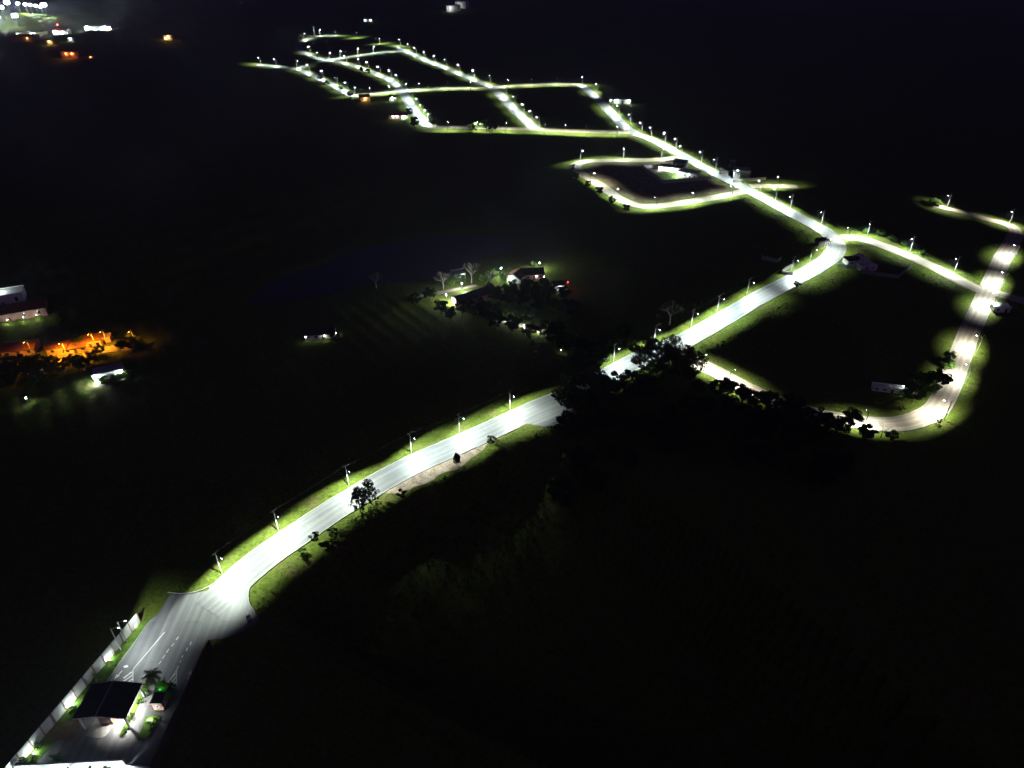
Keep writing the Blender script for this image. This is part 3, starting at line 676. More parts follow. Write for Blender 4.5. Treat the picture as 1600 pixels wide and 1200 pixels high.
def wall_lamp(r, loc, e, col=COOL, m='bulb', size=.16, cone=None):
    """lamp fixture on a building with its own light"""
    b = NB(); bmesh.ops.create_uvsphere(b, u_segments=8, v_segments=6, radius=size, matrix=Matrix.Translation(loc)); ob('wall_lamp', b, M[m], r)
    return point(r, Vector(loc)+Vector((0, 0, -size*1.3)) if cone is None else cone, e, col, .1)
def garden_lamp(u, v, h, e, label, col=COOL, m='bulb', size=.28, cat='lamp post', name='garden_lamp'):
    r = empty(name, put(u, v), 0, label, cat); b = NB(); tube(b, [(0, 0, -.4), (0, 0, h)], [.09, .06], 6); ob('post', b, M['steel'], r)
    b = NB(); bmesh.ops.create_uvsphere(b, u_segments=10, v_segments=8, radius=size, matrix=Matrix.Translation((0, 0, h+size*.9))); ob('globe', b, M[m], r)
    b = NB(); tube(b, [(0, 0, h+size*1.75), (0, 0, h+size*2.1)], [size*.7, size*.15], 8); ob('cap', b, M['head'], r)
    point(r, (0.0, -size-.15, h+size*.6), e, col); return r
def facing(u, v, extra=0):    # local -Y turned towards the open side below the thing
    return extra
def wall_run(pts, h, label, m='white', name='boundary_wall', t=.2, pil=None):
    p0 = Vector((pts[0].x, pts[0].y, 0)); r = empty(name, p0, 0, label, 'wall'); k = 0
    for a, c in zip(pts, pts[1:]):
        a = Vector((a.x, a.y, 0)); c = Vector((c.x, c.y, 0)); ln = (c-a).length; n = max(1, round(ln/3.0)); an = math.atan2(c.y-a.y, c.x-a.x)
        for i in range(n):
            q = a.lerp(c, i/n); MM = Matrix.Translation(q-p0) @ Matrix.Rotation(an, 4, 'Z'); b = NB()
            box(b, .13, ln/n-.13, -t/2, t/2, -1, h, MM); ob('wall_panel', b, M[m], r)
            b = NB(); box(b, -.12, .12, -t/2-.05, t/2+.05, -1, h+.06, MM); ob('pillar', b, M[pil or m], r)
        b = NB(); MM = Matrix.Translation(c-p0) @ Matrix.Rotation(an, 4, 'Z'); box(b, -.12+.001, .12+.001, -t/2-.055, t/2+.055, -1, h+.065, MM); ob('pillar', b, M[pil or m], r)
    return r
# lakeside farm
fa = G(712, 476); fb = G(766, 459); ba = math.atan2(fb.y-fa.y, fb.x-fa.x)
barn = house('barn', 'long dark roofed barn at the lakeside farm', 737, 470, 17.5, 7, 3.4, ba, 'gable', 'brown', 'roof_dark', 1.7, 5, cat='barn')
wall_lamp(barn, (-9.3, 1.6, 2.4), 3000, WHITE, size=.1); wall_lamp(barn, (-5, 4.3, 2.4), 1800, WHITE, size=.1); wall_lamp(barn, (1, 4.3, 2.4), 1400, WHITE, size=.1); wall_lamp(barn, (6, 4.3, 2.4), 900, WHITE, size=.1)
h1 = house('house', 'white gabled farmhouse lit bright at its front', 808, 438, 8, 7, 3, R(60), 'gable', 'white', 'roof_tile', 1.8, 2)
wall_lamp(h1, (-4.6, 1.5, 2.4), 1500); wall_lamp(h1, (-1, 4.3, 2.3), 700)
h2 = house('house', 'dim pink farmhouse right of the white gabled one', 833, 434, 9, 7, 3, R(8), 'gable', 'pink', 'roof_dark', 1.8, 3)
wall_lamp(h2, (0.8, -4.4, 2.3), 60); wall_lamp(h2, (4.9, -3.0, 1.0), 120)
h3 = house('house', 'small house with white wall under a red lamp at farm edge', 874, 452, 6, 5, 2.6, R(14), 'hip', 'white', 'roof_dark', 1.4, 2)
wall_lamp(h3, (-.5, -3.2, 2.0), 160); wall_lamp(h3, (3.4, -2.0, 3.6), 160, (1, .05, .05), 'lens_red')
h4 = house('house', 'small pale outbuilding behind the bare tree at the farm', 716, 433, 6, 5, 2.6, R(20), 'shed', 'white', 'roof_grey', 1, 2)
wall_lamp(h4, (1.5, -2.9, 2.1), 90)
garden_lamp(783, 434, 4.6, 4000, 'tall globe lamp post left of the white gabled farmhouse')
garden_lamp(843, 421, 3.2, 4000, 'globe lamp post on lit lawn behind the pink farmhouse', WHITE)
garden_lamp(722, 453, 3.6, 4500, 'lamp post lighting the lawn behind the long barn', WHITE, size=.14)
garden_lamp(698, 470, 3.0, 3500, 'lamp post at the bright left end of the long barn', WHITE, size=.14)
garden_lamp(793, 501, 1.1, 900, 'low garden lamp left end of the path in front of the farm trees', WHITE, size=.07)
garden_lamp(818, 511, 1.1, 900, 'low garden lamp in middle of the path below the farm trees', WHITE, size=.07)
garden_lamp(843, 520, 1.1, 900, 'low garden lamp at right end of the path below the farm trees', WHITE, size=.07)
garden_lamp(877, 551, 1.2, 4, 'tiny made-up lamp standing in for a pale glint right of the farm', WHITE, size=.13)  # no lamp known here; added glowing globe stands in for a small white glint
path = smooth([G(*q) for q in [(640,467),(680,460),(712,452),(745,446)]], 3); tag(ob('path', drape(ribbon('path', path, [-1.4, 0, 1.4], 0.08, M['dirt'], 0, 0))), kind='structure')
for q in path: pass
path = smooth([G(*q) for q in [(770,500),(800,505),(830,514),(860,522)]], 3); tag(ob('path', drape(ribbon('path', path, [-1.6, 0, 1.6], 0.08, M['verge'], 0, 0))), kind='structure')
h5 = house('house', 'dim lone cottage in the dark left of the farm', 502, 530, 12, 6, 2.7, R(8), 'gable', 'cream', 'roof_dark', 1.5, 4)
wall_lamp(h5, (2, -3.6, 2.2), 55); wall_lamp(h5, (-5.5, -3.5, 2.1), 14); wall_lamp(h5, (6.6, -2, 2.0), 50, WHITE)
P('shrub2', 525, 537, 1.3, 'garden_bush', 'lit bush at the right corner of the lone cottage', 'bush')
# left: hall, orange lit street, white lit facade
hl = G(10, 505); hr_ = G(56, 497); ha = math.atan2(hr_.y-hl.y, hr_.x-hl.x)
hall = house('hall', 'long brick hall at left edge with floodlit forecourt', 10, 503, 34, 9, 4.2, ha, 'gable', 'brown', 'roof_tile', 2.2, 6, cat='hall')
for x in (2, 8, 13): wall_lamp(hall, (x, -5.2, 1.6), 260, WHITE, size=.1, cone=(x, -7.2, 1.7))
hall2 = house('hall', 'pale roofed wing behind the long brick hall', 2, 484, 22, 8, 5.2, ha, 'shed', 'white', 'white', 1, 4, cat='hall')
wall_lamp(hall2, (2, -.5, 7.2), 1300, COOL)
ORANGE = 'houses under the orange lamps'
def sodium(u, v, label, e=6000):
    r = empty('street_lamp', put(u, v), 0, label, 'street lamp', 'orange street lamps')
    b = NB(); tube(b, [(0, 0, -.5), (0, 0, 7.5)], [.16, .1], 7); ob('pole', b, M['concrete'], r)
    b = NB(); tube(b, [(0, 0, 7), (0, -.6, 7.4), (0, -1.6, 7.5)], .05, 5); ob('lamp_arm', b, M['steel'], r)
    b = NB(); box(b, -.18, .18, -2.2, -1.5, 7.45, 7.6); hd = ob('lamp_head', b, M['head'], r)
    b = NB(); box(b, -.14, .14, -2.1, -1.6, 7.36, 7.445); ob('lens', b, M['lens_warm'], hd)
    l = spot_data('sodium_light', e, SODIUM, 150, .8); light('lamp_light', l, r, (0, -1.85, 7.2)); return r
vs_ = smooth([G(*q) for q in [(-30,592),(30,581),(80,570),(120,563),(165,552),(215,543)]], 3); tag(ob('village_street', drape(ribbon('village_street', vs_, [-2.6, 0, 2.6], 0.08, M['dirt'], 0, 0))), kind='structure')
sodium(153, 549, 'orange street lamp beside the brightest orange house', 18000)
sodium(106, 558, 'orange street lamp beside the left orange house', 17000)
sodium(-6, 583, 'orange street lamp at the left picture edge', 15000)
sodium(170, 543, 'orange street lamp right of the orange houses', 5000)
sodium(213, 541, 'dim orange street lamp at the far right red trees', 2500)
sodium(52, 556, 'orange street lamp right of the wide low gable house', 4000)
house('house', 'orange lit house left of the brightest one', 97, 549, 9, 6, 3.2, R(18), 'gable', 'tan', 'roof_tile', 1.5, 2, ORANGE)
house('house', 'brightest orange lit house with flat roof', 146, 541, 8, 6, 3.2, R(18), 'flat', 'tan', 'roof_tile', 1.5, 3, ORANGE)
house('house', 'low orange lit block between two orange houses', 122, 549, 8, 5, 2.6, R(18), 'gable', 'cream', 'roof_tile', 1, 3, ORANGE)
house('house', 'wide low gable house dim orange near the left edge', 34, 546, 12, 8, 2.8, R(14), 'gable', 'tan', 'roof_tile', 1.6, 3, ORANGE)
house('house', 'tiny orange lit shed right of the orange houses', 165, 535, 5, 4, 2.6, R(20), 'flat', 'tan', 'tan', 1, 1, ORANGE)
wall_run([G(*q) for q in [(92,560),(118,556)]], 1.8, 'orange lit garden wall in front of the left orange house', 'tan')
wall_run([G(*q) for q in [(124,554),(160,546)]], 1.8, 'orange lit garden wall in front of the brightest orange house', 'tan')
for i, (k, u, v, s) in enumerate([('bushy',10,575,1.1),('bushy',128,544,1.1),('wood3',204,548,.8),('bushy',220,545,.9),('wood1',62,585,.8),('wood3',84,580,.75),('wood2',38,592,.9),('wood3',108,580,.55),('wood3',128,578,.6),('wood1',150,572,.55),('wood2',20,612,.9),('wood1',55,605,.8),('wood3',135,585,.7),('wood1',12,592,.8),('wood3',118,572,.5),('wood2',75,595,.7),('wood3',160,560,.5),('wood3',98,588,.6),('wood1',196,550,.5),('bushy',55,562,.5)]):
    P(k, u, v, s, 'village_tree', f'{ordn(i)} tree among the orange lit houses at left', 'tree', 'trees round the orange houses')
wf = house('house', 'long white facade with glaring lamps at both ends', 176, 598, 10, 5, 3, R(24), 'flat', 'white', 'roof_grey', 1, 4)
wall_lamp(wf, (-4.6, -3.2, 2.6), 700, COOL, 'flood', .4); wall_lamp(wf, (4.4, -3.2, 2.9), 600, COOL, 'flood', .4)
yd = smooth([G(*q) for q in [(152,609),(176,605),(204,597)]], 1.5); tag(ob('yard', drape(ribbon('yard', yd, [-3.5, -1.8, 0, 1.8, 3.5], .12, M['verge'], 0, 0))), kind='structure')
for i, (u, v, s) in enumerate([(168,608,.55),(178,609,.6),(186,607,.55),(196,602,.6),(203,598,.6)]):
    P('bushy', u, v, s, 'garden_bush', f'{ordn(i)} dark shrub from the left before the long white facade', 'bush', 'shrubs before the white facade')
garden_lamp(48, 638, 2.4, 18, 'solitary small lamp in the dark below the orange houses', COOL, size=.3)
# block with the walled house
wall_run([G(*q) for q in [(1003,262),(1012,270),(1036,287),(1112,281)]], 2.4, 'grey boundary wall round the modern walled house', 'grey')
wall_run([G(*q) for q in [(1006,263),(1056,262)]], 2.4, 'pale inner wall on far side of the walled courtyard', 'white')
cy = tag(sheet('lawn', [G(*q) for q in [(1018,271),(1062,268),(1068,281),(1040,284)]], 0.22, M['turf']), kind='structure')
mh = house('house', 'modern flat roofed house inside the walled courtyard', 1076, 276, 13, 8, 3.4, R(-30), 'flat', 'white', 'roof_grey', 1, 4)
wall_lamp(mh, (-6.3, -4.6, 2.6), 6000, COOL, 'flood', .35); wall_lamp(mh, (1, -4.5, 2.6), 200)
mh2 = house('house', 'low wing with lit openings behind the courtyard lawn', 1048, 267, 16, 5, 3, R(-22), 'flat', 'white', 'roof_dark', 1, 4)
wall_lamp(mh2, (2, -3.0, 2.3), 2500, COOL, 'bulb', .4); wall_lamp(mh2, (-2, -3.0, 2.3), 260, WHITE, 'bulb', .3); wall_lamp(mh2, (-7, -3.2, 2.2), 1200, COOL)
house('house', 'dark flat roofed block nearest the avenue behind walled house', 1062, 260, 9, 7, 3.6, R(-28), 'flat', 'grey', 'roof_dark', 1, 3)
house('house', 'plain grey two storey block right of avenue', 1157, 277, 11, 8, 5.2, R(-10), 'flat', 'dark_grey', 'roof_grey', 1, 4)
tw = house('water_tank_tower', 'square tank tower on the grey two storey block', 1143, 268, 3, 3, 7.0, R(-10), 'flat', 'dark_grey', 'roof_grey', 1, 1, cat='tower', door=False)
house('house', 'low unfinished annex left of the grey two storey block', 1132, 271, 7, 5, 2.6, R(-20), 'shed', 'dark_grey', 'roof_dark', 1, 3)
wall_run([G(*q) for q in [(1146,285),(1196,281)]], 2.0, 'low garden wall in front of the grey two storey block', 'cream')
# unfinished shells inside the bend
def shell(u, v, rz, w, d, h, label, m='white'):
    r = empty('unfinished_house', put(u, v), rz, label, 'building'); hw, hd = w/2, d/2
    for sy, nm in ((-hd, 'gable_wall'), (hd, 'gable_wall')):
        b = NB(); o = w/5
        for i in range(3): box(b, -hw+2*o*i, -hw+2*o*i+o, sy-.1, sy+.1, -.8, h)
        for i in range(2): box(b, -hw+o+2*o*i+.001, -hw+2*o+2*o*i-.001, sy-.098, sy+.098, -.8, h*.4); box(b, -hw+o+2*o*i+.001, -hw+2*o+2*o*i-.001, sy-.098, sy+.098, h*.8, h)
        a = [b.verts.new(q) for q in ((-hw, sy-.1, h+.002), (hw, sy-.1, h+.002), (0, sy-.1, h+1.6), (-hw, sy+.1, h+.002), (hw, sy+.1, h+.002), (0, sy+.1, h+1.6))]
        for f in ((0, 1, 2), (5, 4, 3), (0, 3, 4, 1), (1, 4, 5, 2), (2, 5, 3, 0)): b.faces.new([a[i] for i in f])
        ob(nm, b, M[m], r)
    for sx in (-hw, hw): ob('side_wall', BX(sx-.1, sx+.1, -hd+.1, hd-.1, -.8, h-.1), M[m], r)
    return r
shell(1343, 410, R(14), 7, 5, 2.8, 'roofless white gable shell with square window holes, upper one')
shell(1353, 420, R(14), 8.5, 5, 2.8, 'roofless white gable shell with window holes, lower right one')
house('shed', 'black roofed shed between the roofless shells and avenue', 1331, 411, 8, 5, 2.5, R(10), 'shed', 'white', 'roof_dark', 1, 2, cat='shed')
wall_run([G(*q) for q in [(1308,416),(1322,418),(1342,418)]], 1.6, 'low white wall stub reaching from shed toward avenue', 'white')
wall_run([G(*q) for q in [(1344,426),(1372,431),(1402,435),(1424,417)]], 1.9, 'dim grey boundary wall bending behind the roofless shells', 'grey')
house('shed', 'small black roofed kiosk with pale striped front inside bend', 1284, 382, 6.5, 4.5, 2.6, R(8), 'shed', 'dark_grey', 'roof_dark', 1, 3, cat='shed')
wall_run([G(*q) for q in [(1221,428),(1228,422),(1240,416)]], 2.0, 'pale unfinished wall beside avenue lamp left of bend', 'grey')
wall_run([G(*q) for q in [(1190,404),(1206,408),(1214,410),(1220,406)]], 1.8, 'faint zigzag wall of unfinished plot on dark field', 'grey')
wall_run([G(*q) for q in [(1221,428),(1238,430)]], 1.6, 'short wall at road edge of the unfinished plot', 'grey')
ls = house('shed', 'long narrow white roofed shed with lamp at right end', 1386, 611, 11, 2.4, 1.9, R(-13), 'shed', 'white', 'white', 1, 4, cat='shed')
wall_lamp(ls, (4.4, -1.2, 3.6), 60); wall_lamp(ls, (6.9, -1.3, 2.0), 60)
house('shed', 'small teal sided hut right of the long white shed', 1424, 618, 4, 3, 2.3, R(10), 'shed', 'grey', 'roof_grey', 1, 2, cat='shed')
sh = house('shed', 'pale roofed shed right of the dirt crossroads', 1561, 485, 7, 4, 2.5, R(-5), 'shed', 'white', 'white', 1, 2, cat='shed')
# ------------------------------------------------------------------ far lights and town
def flood_mast(u, v, h, label, e=60000, m='flood', size=1.4, group='floodlight masts of the far sports ground', aim=(0, -20)):
    r = empty('floodlight_mast', put(u, v), 0, label, 'floodlight', group); b = NB(); tube(b, [(0, 0, -1), (0, 0, h)], [.35, .2], 7); ob('mast', b, M['steel'], r)
    b = NB(); box(b, -size, size, -.15, .15, h, h+size); fr = ob('lamp_frame', b, M['head'], r)
    for i in range(3): ob('lens', BX(-size+.1+i*size*.66, -size+.1+i*size*.66+size*.58, -.28, -.155, h+.15, h+size-.15), M[m], fr)
    l = spot_data('flood_light', e, COOL, 120, .8, .5); light('lamp_light', l, r, (0, -.5, h+size*.5), (R(38), 0, 0)); return r
pitch = tag(sheet('pitch', [G(*q) for q in [(16,30),(80,32),(84,24),(22,21)]], 0.6, M['turf']), kind='structure')
for i, (u, v, h) in enumerate([(19,27,22),(34,23,14),(45,23,14),(52,23,14),(60,23,14),(68,24,14),(76,31,16),(10,36,18),(2,44,14),(29,41,14)]):
    flood_mast(u, v, h, f'{ordn(i)} glaring floodlight mast from the left at the far sports ground' if i < 7 else f'{ordn(i-7)} floodlight mast standing below the far sports ground', 300000 if i < 7 else 90000, size=4.2 if i in (0, 6, 7, 8, 9) else 2.4)
TOWN = 'far buildings at upper left'
def far_house(i, u, v, w, h, wall, lamps, label, rz=0, rm='roof_grey'):
    r = house('building', label, u, v, w, w*.6, h, rz, 'flat' if i % 2 else 'gable', wall, rm, 2, 3, TOWN, 'building')
    for (x, y, z, e, c, m, s) in lamps: wall_lamp(r, (x, y, z), e, c, m, s)
    return r
WARM = (1, .55, .25)
far_house(1, 160, 46, 40, 7, 'white', [(-16, -13.5, 6, 14000, COOL, 'flood', .9), (10, -13.5, 6, 9000, COOL, 'flood', .9), (18, -13, 4, 3000, WARM, 'bulb', .6), (-4, -13, 3, 2500, COOL, 'bulb', .5)], 'long white lit building on far left ridge beyond the fields')
far_house(2, 98, 54, 20, 7, 'white', [(-6, -7, 6, 9000, WHITE, 'flood', .8), (4, -7, 5, 4000, WHITE, 'bulb', .7), (-3, 0, 14, 500, (1, .03, .03), 'lens_red', .8)], 'white lit far building with red beacon above')
far_house(3, 50, 53, 34, 5, 'cream', [(-14, -11.2, 4, 1200, COOL, 'bulb', .5), (6, -11.2, 4, 1500, COOL, 'bulb', .5), (10, -11.2, 4, 1200, COOL, 'bulb', .4)], 'far row building with white lamps below sports ground')
far_house(4, 42, 66, 30, 6, 'brown', [(8, -10, 4, 500, WARM, 'lens_warm', .3)], 'dim reddish far building below the sports ground', rm='roof_tile')
far_house(5, 80, 69, 8, 4, 'tan', [(0, -3.4, 3.5, 1200, WARM, 'lens_warm', .6)], 'small far house with one yellow lamp')
far_house(6, 114, 86, 22, 6, 'brown', [(-4, -7.6, 4, 1500, (1, .2, .05), 'lens_warm', .5), (3, -7.6, 4, 1500, (1, .2, .05), 'lens_warm', .5)], 'far house glowing red with two amber lamps', rm='roof_tile')
far_house(7, 113, 66, 8, 4, 'white', [(0, -3, 3.4, 1100, COOL, 'bulb', .5)], 'tiny far house with single white lamp')
far_house(8, 138, 92, 16, 4, 'brown', [(6, -5.5, 3, 120, WARM, 'lens_warm', .25)], 'barely lit far house right of the red glowing one', rm='roof_tile')
far_house(9, 264, 60, 12, 5, 'tan', [(1, -4.6, 4, 2500, WARM, 'lens_warm', .7), (-3, -4.6, 1.6, 900, WARM, 'bulb', .4)], 'lone far house with warm lamps right of the town')
far_house(10, 575, 33, 12, 4, 'white', [(-4, -5, 3, 160, COOL, 'bulb', .4), (5, -5, 3, 200, COOL, 'bulb', .4)], 'faint far house with two pale lamps above the hilltop')
far_house(11, 708, 15, 26, 9, 'white', [(-7, -12, 6, 2600, WHITE, 'bulb', .1)], 'left pale lit block on the far horizon slope', .2)
far_house(12, 722, 11, 22, 12, 'white', [(-2, -12, 6, 2000, WHITE, 'bulb', .1)], 'right pale lit block on the far horizon slope', -.4)
th = empty('water_tower', put(492, 57), 0, 'slim pale tower beside the hilltop curve lamp', 'tower'); b = NB(); tube(b, [(0, 0, -1), (0, 0, 11)], [1.0, .9], 12); ob('shaft', b, M['white'], th); b = NB(); tube(b, [(0, 0, 11.01), (0, 0, 12.5), (0, 0, 13)], [1.5, 1.5, .4], 12); ob('tank', b, M['white'], th)
oh = house('house', 'small house with glowing orange wall below western street', 570, 157, 9, 7, 4, R(20), 'gable', 'tan', 'roof_tile', 2, 2); wall_lamp(oh, (0, -4.6, 3), 900, WARM, 'lens_warm', .3)
oh = house('house', 'low house with white and red lamps below hill street', 623, 184, 16, 7, 3, R(0), 'gable', 'white', 'roof_tile', 2, 4); wall_lamp(oh, (5, -4.4, 2.4), 900, COOL, 'bulb', .5); wall_lamp(oh, (-1, -4.4, 2.4), 250, (1, .4, .4), 'bulb', .3); wall_lamp(oh, (-4, -4.4, 2.4), 200, WARM, 'bulb', .25)
oh = house('house', 'tiny house with single bright lamp under upper cross street', 614, 156, 6, 5, 3, R(0), 'gable', 'white', 'roof_tile', 1.5, 2); wall_lamp(oh, (0, -3.4, 2.6), 700, COOL, 'bulb', .5)
oh = house('house', 'low lit house right of the avenue near its top corner', 968, 160, 20, 8, 3.4, R(-6), 'flat', 'white', 'roof_grey', 1, 4); wall_lamp(oh, (-3, -4.8, 2.8), 1100, COOL, 'bulb', .35); wall_lamp(oh, (8, -4.8, 2.8), 900, WHITE, 'bulb', .4)

# ------------------------------------------------------------------ gate complex
def line(parent, name, px, w, z, m='paint'):
    pts = [G(*q) for q in px]; c = [p.xy for p in pts]
    if len(c) == 2: c = [c[0].lerp(c[1], k/3) for k in range(4)]
    o = ob(name, ribbon(name, c, [-w/2, w/2], z, M[m], 0, 0)); o.parent = parent; return o
Z1 = 0.034
line(fore, 'edge_line', [(234,969),(205,1010),(187,1035),(166,1066)], .2, Z1)
line(fore, 'lane_line', [(257,988),(208,1046)], .2, Z1)
line(fore, 'hatch_edge', [(207.6,1047),(208,1070)], .2, Z1)
for a, c in [((279,995),(275,1000)),((272,1005),(268,1010)),((264,1014),(260,1020)),((258,1023),(254,1029)),((252,1033),(248,1038)),((245,1043),(241,1049))]: line(fore, 'lane_dash', [a, c], .22, Z1)
for a, c in [((299,1003),(297,1008)),((293,1012),(291,1017)),((286,1024),(284,1028)),((283,1031),(281,1036))]: line(fore, 'lane_dash', [a, c], .22, Z1)
for a, c in [((206,1050),(193,1060)),((207,1055),(191,1066)),((207,1061),(199,1067))]: line(fore, 'hatch_stripe', [a, c], .45, Z1)
line(fore, 'hatch_edge', [(279,1040),(276,1047),(262,1066)], .2, Z1); line(fore, 'hatch_edge', [(276,1047.5),(275.5,1070)], .2, Z1)
for a, c in [((275,1052),(265,1063)),((275,1058),(266,1069)),((275,1064),(270,1070))]: line(fore, 'hatch_stripe', [a, c], .4, Z1)
line(fore, 'lane_line', [(230,1048),(220,1065)], .25, Z1)
def arrow(px0, px1, name='lane_arrow'):
    a, c = G(*px0).xy, G(*px1).xy; d = (c-a).normalized(); n = Vector((-d.y, d.x)); L_ = (c-a).length
    q = [a-n*.12, a-d*0+n*.12, c-d*1.3+n*.12, c-d*1.3+n*.5, c, c-d*1.3-n*.5, c-d*1.3-n*.12]
    o = sheet(name, [Vector((p.x, p.y, 0)) for p in q], Z1, M['paint']); o.parent = fore
arrow((191,1048), (178,1062)); arrow((293,1062), (299,1046))
o = sheet('lane_mark', [G(*q) for q in [(192,1041),(199,1039),(201,1042),(195,1044)]], Z1, M['paint']); o.parent = fore
wl = [G(219,972), G(34,1192)]; wd = (wl[1]-wl[0]).normalized(); wl[1] = wl[1]+wd*6
lw = wall_run(wl, 3.3, 'white panelled boundary wall with brown pillars left of the gate road', 'white', pil='brown', t=.18)
rwl = [G(326,1000,3.2), G(300,1055,3.2), G(270,1120,3.2), G(236,1200,3.2), G(228,1222,3.2)]
rw = wall_run([Vector((p.x, p.y, 0)) for p in rwl], 3.2, 'boundary wall right of the gate road, back shade put into its colour', 'wood', pil='wood', t=.18)  # dark wood colour stands in for shade on the unlit outer side
# grass strip between wall and road
tag(sheet('lawn', [G(*q) for q in [(222,974),(240,962),(234,969.5),(205,1010.5),(186,1036),(165,1067),(139,1101),(94,1151),(60,1188),(20,1236),(6,1226),(40,1190),(130,1080)]], 0.05, M['turf']), kind='structure')
# lamp on two tall gate posts
def gate_lamp(u, v, label, on=True):
    r = empty('lamp_post', put(u, v), gang-R(80), label, 'street lamp'); h = 8.2
    b = NB(); tube(b, [(0, 0, -.5), (0, 0, h)], [.17, .1], 8); ob('pole', b, M['concrete'], r)
    b = NB(); tube(b, [(0, 0, h-.5), (.5, 0, h-.15), (1.6, 0, h)], .05, 6); ob('lamp_arm', b, M['steel'], r)
    b = NB(); box(b, 1.5, 2.2, -.16, .16, h-.02, h+.12); hd = ob('lamp_head', b, M['head'], r)
    b = NB(); box(b, 1.6, 2.1, -.13, .13, h-.1, h-.025); ob('lens', b, M['lens'], hd)
    if on: light('lamp_light', batwing(spot_data('gate_light', 8000, WHITE, 168, .3), fwd=2.7, back=.5, along=3.2, start=.1, tail=.004), r, (1.9, 0, h-.2))
    return r
gate_lamp(199, 1004, 'taller lamp post by the white wall, farther from gatehouse')
gate_lamp(189, 1015, 'second post by the white wall, nearer the gatehouse', False)
def floodlight(u, v, label, e, col=COOL, m='flood', off=(0, 0), aim=None):
    r = empty('floodlight', put(u, v), gang-R(90), label, 'floodlight', 'ground floodlights at the gate')
    ob('stake', BX(-.03, .03, -.03, .03, -.2, .3), M['steel'], r); b = NB(); box(b, -.22, .22, -.1, .1, .3, .6); hd = ob('housing', b, M['head'], r)
    ob('lens', BX(-.19, .19, .101, .13, .33, .57), M[m], hd); ob('visor', BX(-.22, .22, -.02, .2, .605, .63), M['head'], hd)
    point(r, (.0, .2, .8), e, col, .15); return r
for i, (u, v) in enumerate([(211,982),(171,1033),(114,1104),(54,1180)]): floodlight(u, v, f'{ordn(i)} ground floodlight from the far end of the white wall', [260, 260, 420, 300][i])
floodlight(233, 1128, 'white floodlight on the grass island below the pink booth', 320)
floodlight(250, 1080, 'small green floodlight at the palm foot behind pink booth', 22, (.05, 1, .2), 'lens_green')
def island(px, z, m, name, k=.14):
    pts = smooth([G(*q) for q in px+[px[0]]], 1.5)[:-1]
    b = NB(); f0 = b.faces.new([b.verts.new((p.x, p.y, k)) for p in pts]); r_ = bmesh.ops.extrude_face_region(b, geom=[f0])
    for e in r_['geom']:
        if isinstance(e, bmesh.types.BMVert): e.co.z = -.1
    bmesh.ops.recalc_face_normals(b, faces=b.faces); return tag(ob(name, b, M[m]), kind='structure')
island([(238,1064),(231,1072),(222,1092),(212,1112),(200,1136),(191,1150),(186,1150),(196,1130),(207,1106),(219,1082),(228,1068)], 0, 'turf', 'planted_median')
island([(216,1153),(222,1154),(235,1153),(243,1138),(251,1121),(240,1119),(228,1121),(222,1138)], 0, 'turf', 'grass_island')
island([(247,1063),(262,1068),(272,1078),(266,1096),(259,1110),(250,1113),(239,1109),(236,1098),(241,1080)], 0, 'turf', 'booth_island')
island([(134,1150),(146,1154),(160,1153),(170,1144),(185,1118),(200,1085),(190,1080),(168,1095),(150,1122)], 0, 'kerb', 'gatehouse_island')
island([(60,1157),(85,1156),(110,1157),(120,1143),(131,1124),(118,1124),(85,1135)], 0, 'lot', 'parking_pad', .06)
for i, (kd, u, v, s) in enumerate([('shrub',229,1074,.7),('shrub',224,1086,.8),('shrub',218,1098,.7),('shrub2',205,1122,.5),('shrub',198,1140,.6),('shrub',194,1147,.5)]):
    P(kd, u, v, s, 'median_shrub', f'{ordn(i)} green shrub from the palm end of the planted median', 'shrub', 'shrubs on the planted median')
P('shrub2', 268, 1075, .55, 'median_shrub', 'large shrub on the booth island right of the palm', 'shrub')
P('shrub', 256, 1066, .5, 'median_shrub', 'shrub at right foot of the palm', 'shrub')
P('shrub', 242, 1131, .9, 'median_shrub', 'shrub beside the white floodlight on the grass island', 'shrub')
P('palm', 246, 1076, 1.2, 'palm_tree', 'palm on the island tip between the gate lanes', 'palm', rz=.3)
P('palm_small', 154, 1060, 1.0, 'palm_tree', 'small palm on grass strip beside the white wall', 'palm')
P('palm_small', 92, 1192, 1.5, 'palm_tree', 'bright low palm above the white front wall', 'palm')
for i, (u, v, s) in enumerate([(62,1168,.9),(118,1112,.9),(35,1194,1.4),(22,1203,1.3),(48,1196,1.1)]):
    P('shrub', u, v, s, 'wall_shrub', f'{ordn(i)} shrub at the foot of the white panelled wall', 'shrub', 'shrubs along the white wall')
# canopy
A5, B5 = G(149, 1119, 5.7), G(177, 1064, 5.7); gc = (A5+B5)/2; gl = (B5-A5).length
gh = empty('gatehouse', (gc.x, gc.y, 0), gang-R(90), 'gatehouse with wide dark gable canopy over the entry lanes', 'gatehouse')
gi = gh.matrix_basis.inverted()
def gloc(u, v, z): return gi @ G(u, v, z)
eL = (gloc(110, 1129, 4.7).x+gloc(139.5, 1074, 4.7).x)/2; eR = (gloc(194, 1126, 4.7).x+gloc(221, 1072, 4.7).x)/2
print('gate', gl, eL, eR)
hl_ = gl/2
for nm, xe in (('roof_slope', eL), ('roof_slope', eR)):
    b = NB(); s_ = 1 if xe > 0 else -1
    prism(b, [(.01*s_, 5.72), (xe, 4.72), (xe, 4.58), (.01*s_, 5.58)], -hl_, hl_); ob(nm, b, M['roof_dark'], gh)
ob('ridge_cap', BX(-.14, .14, -hl_-.05, hl_+.05, 5.735, 5.79), M['roof_grey'], gh)
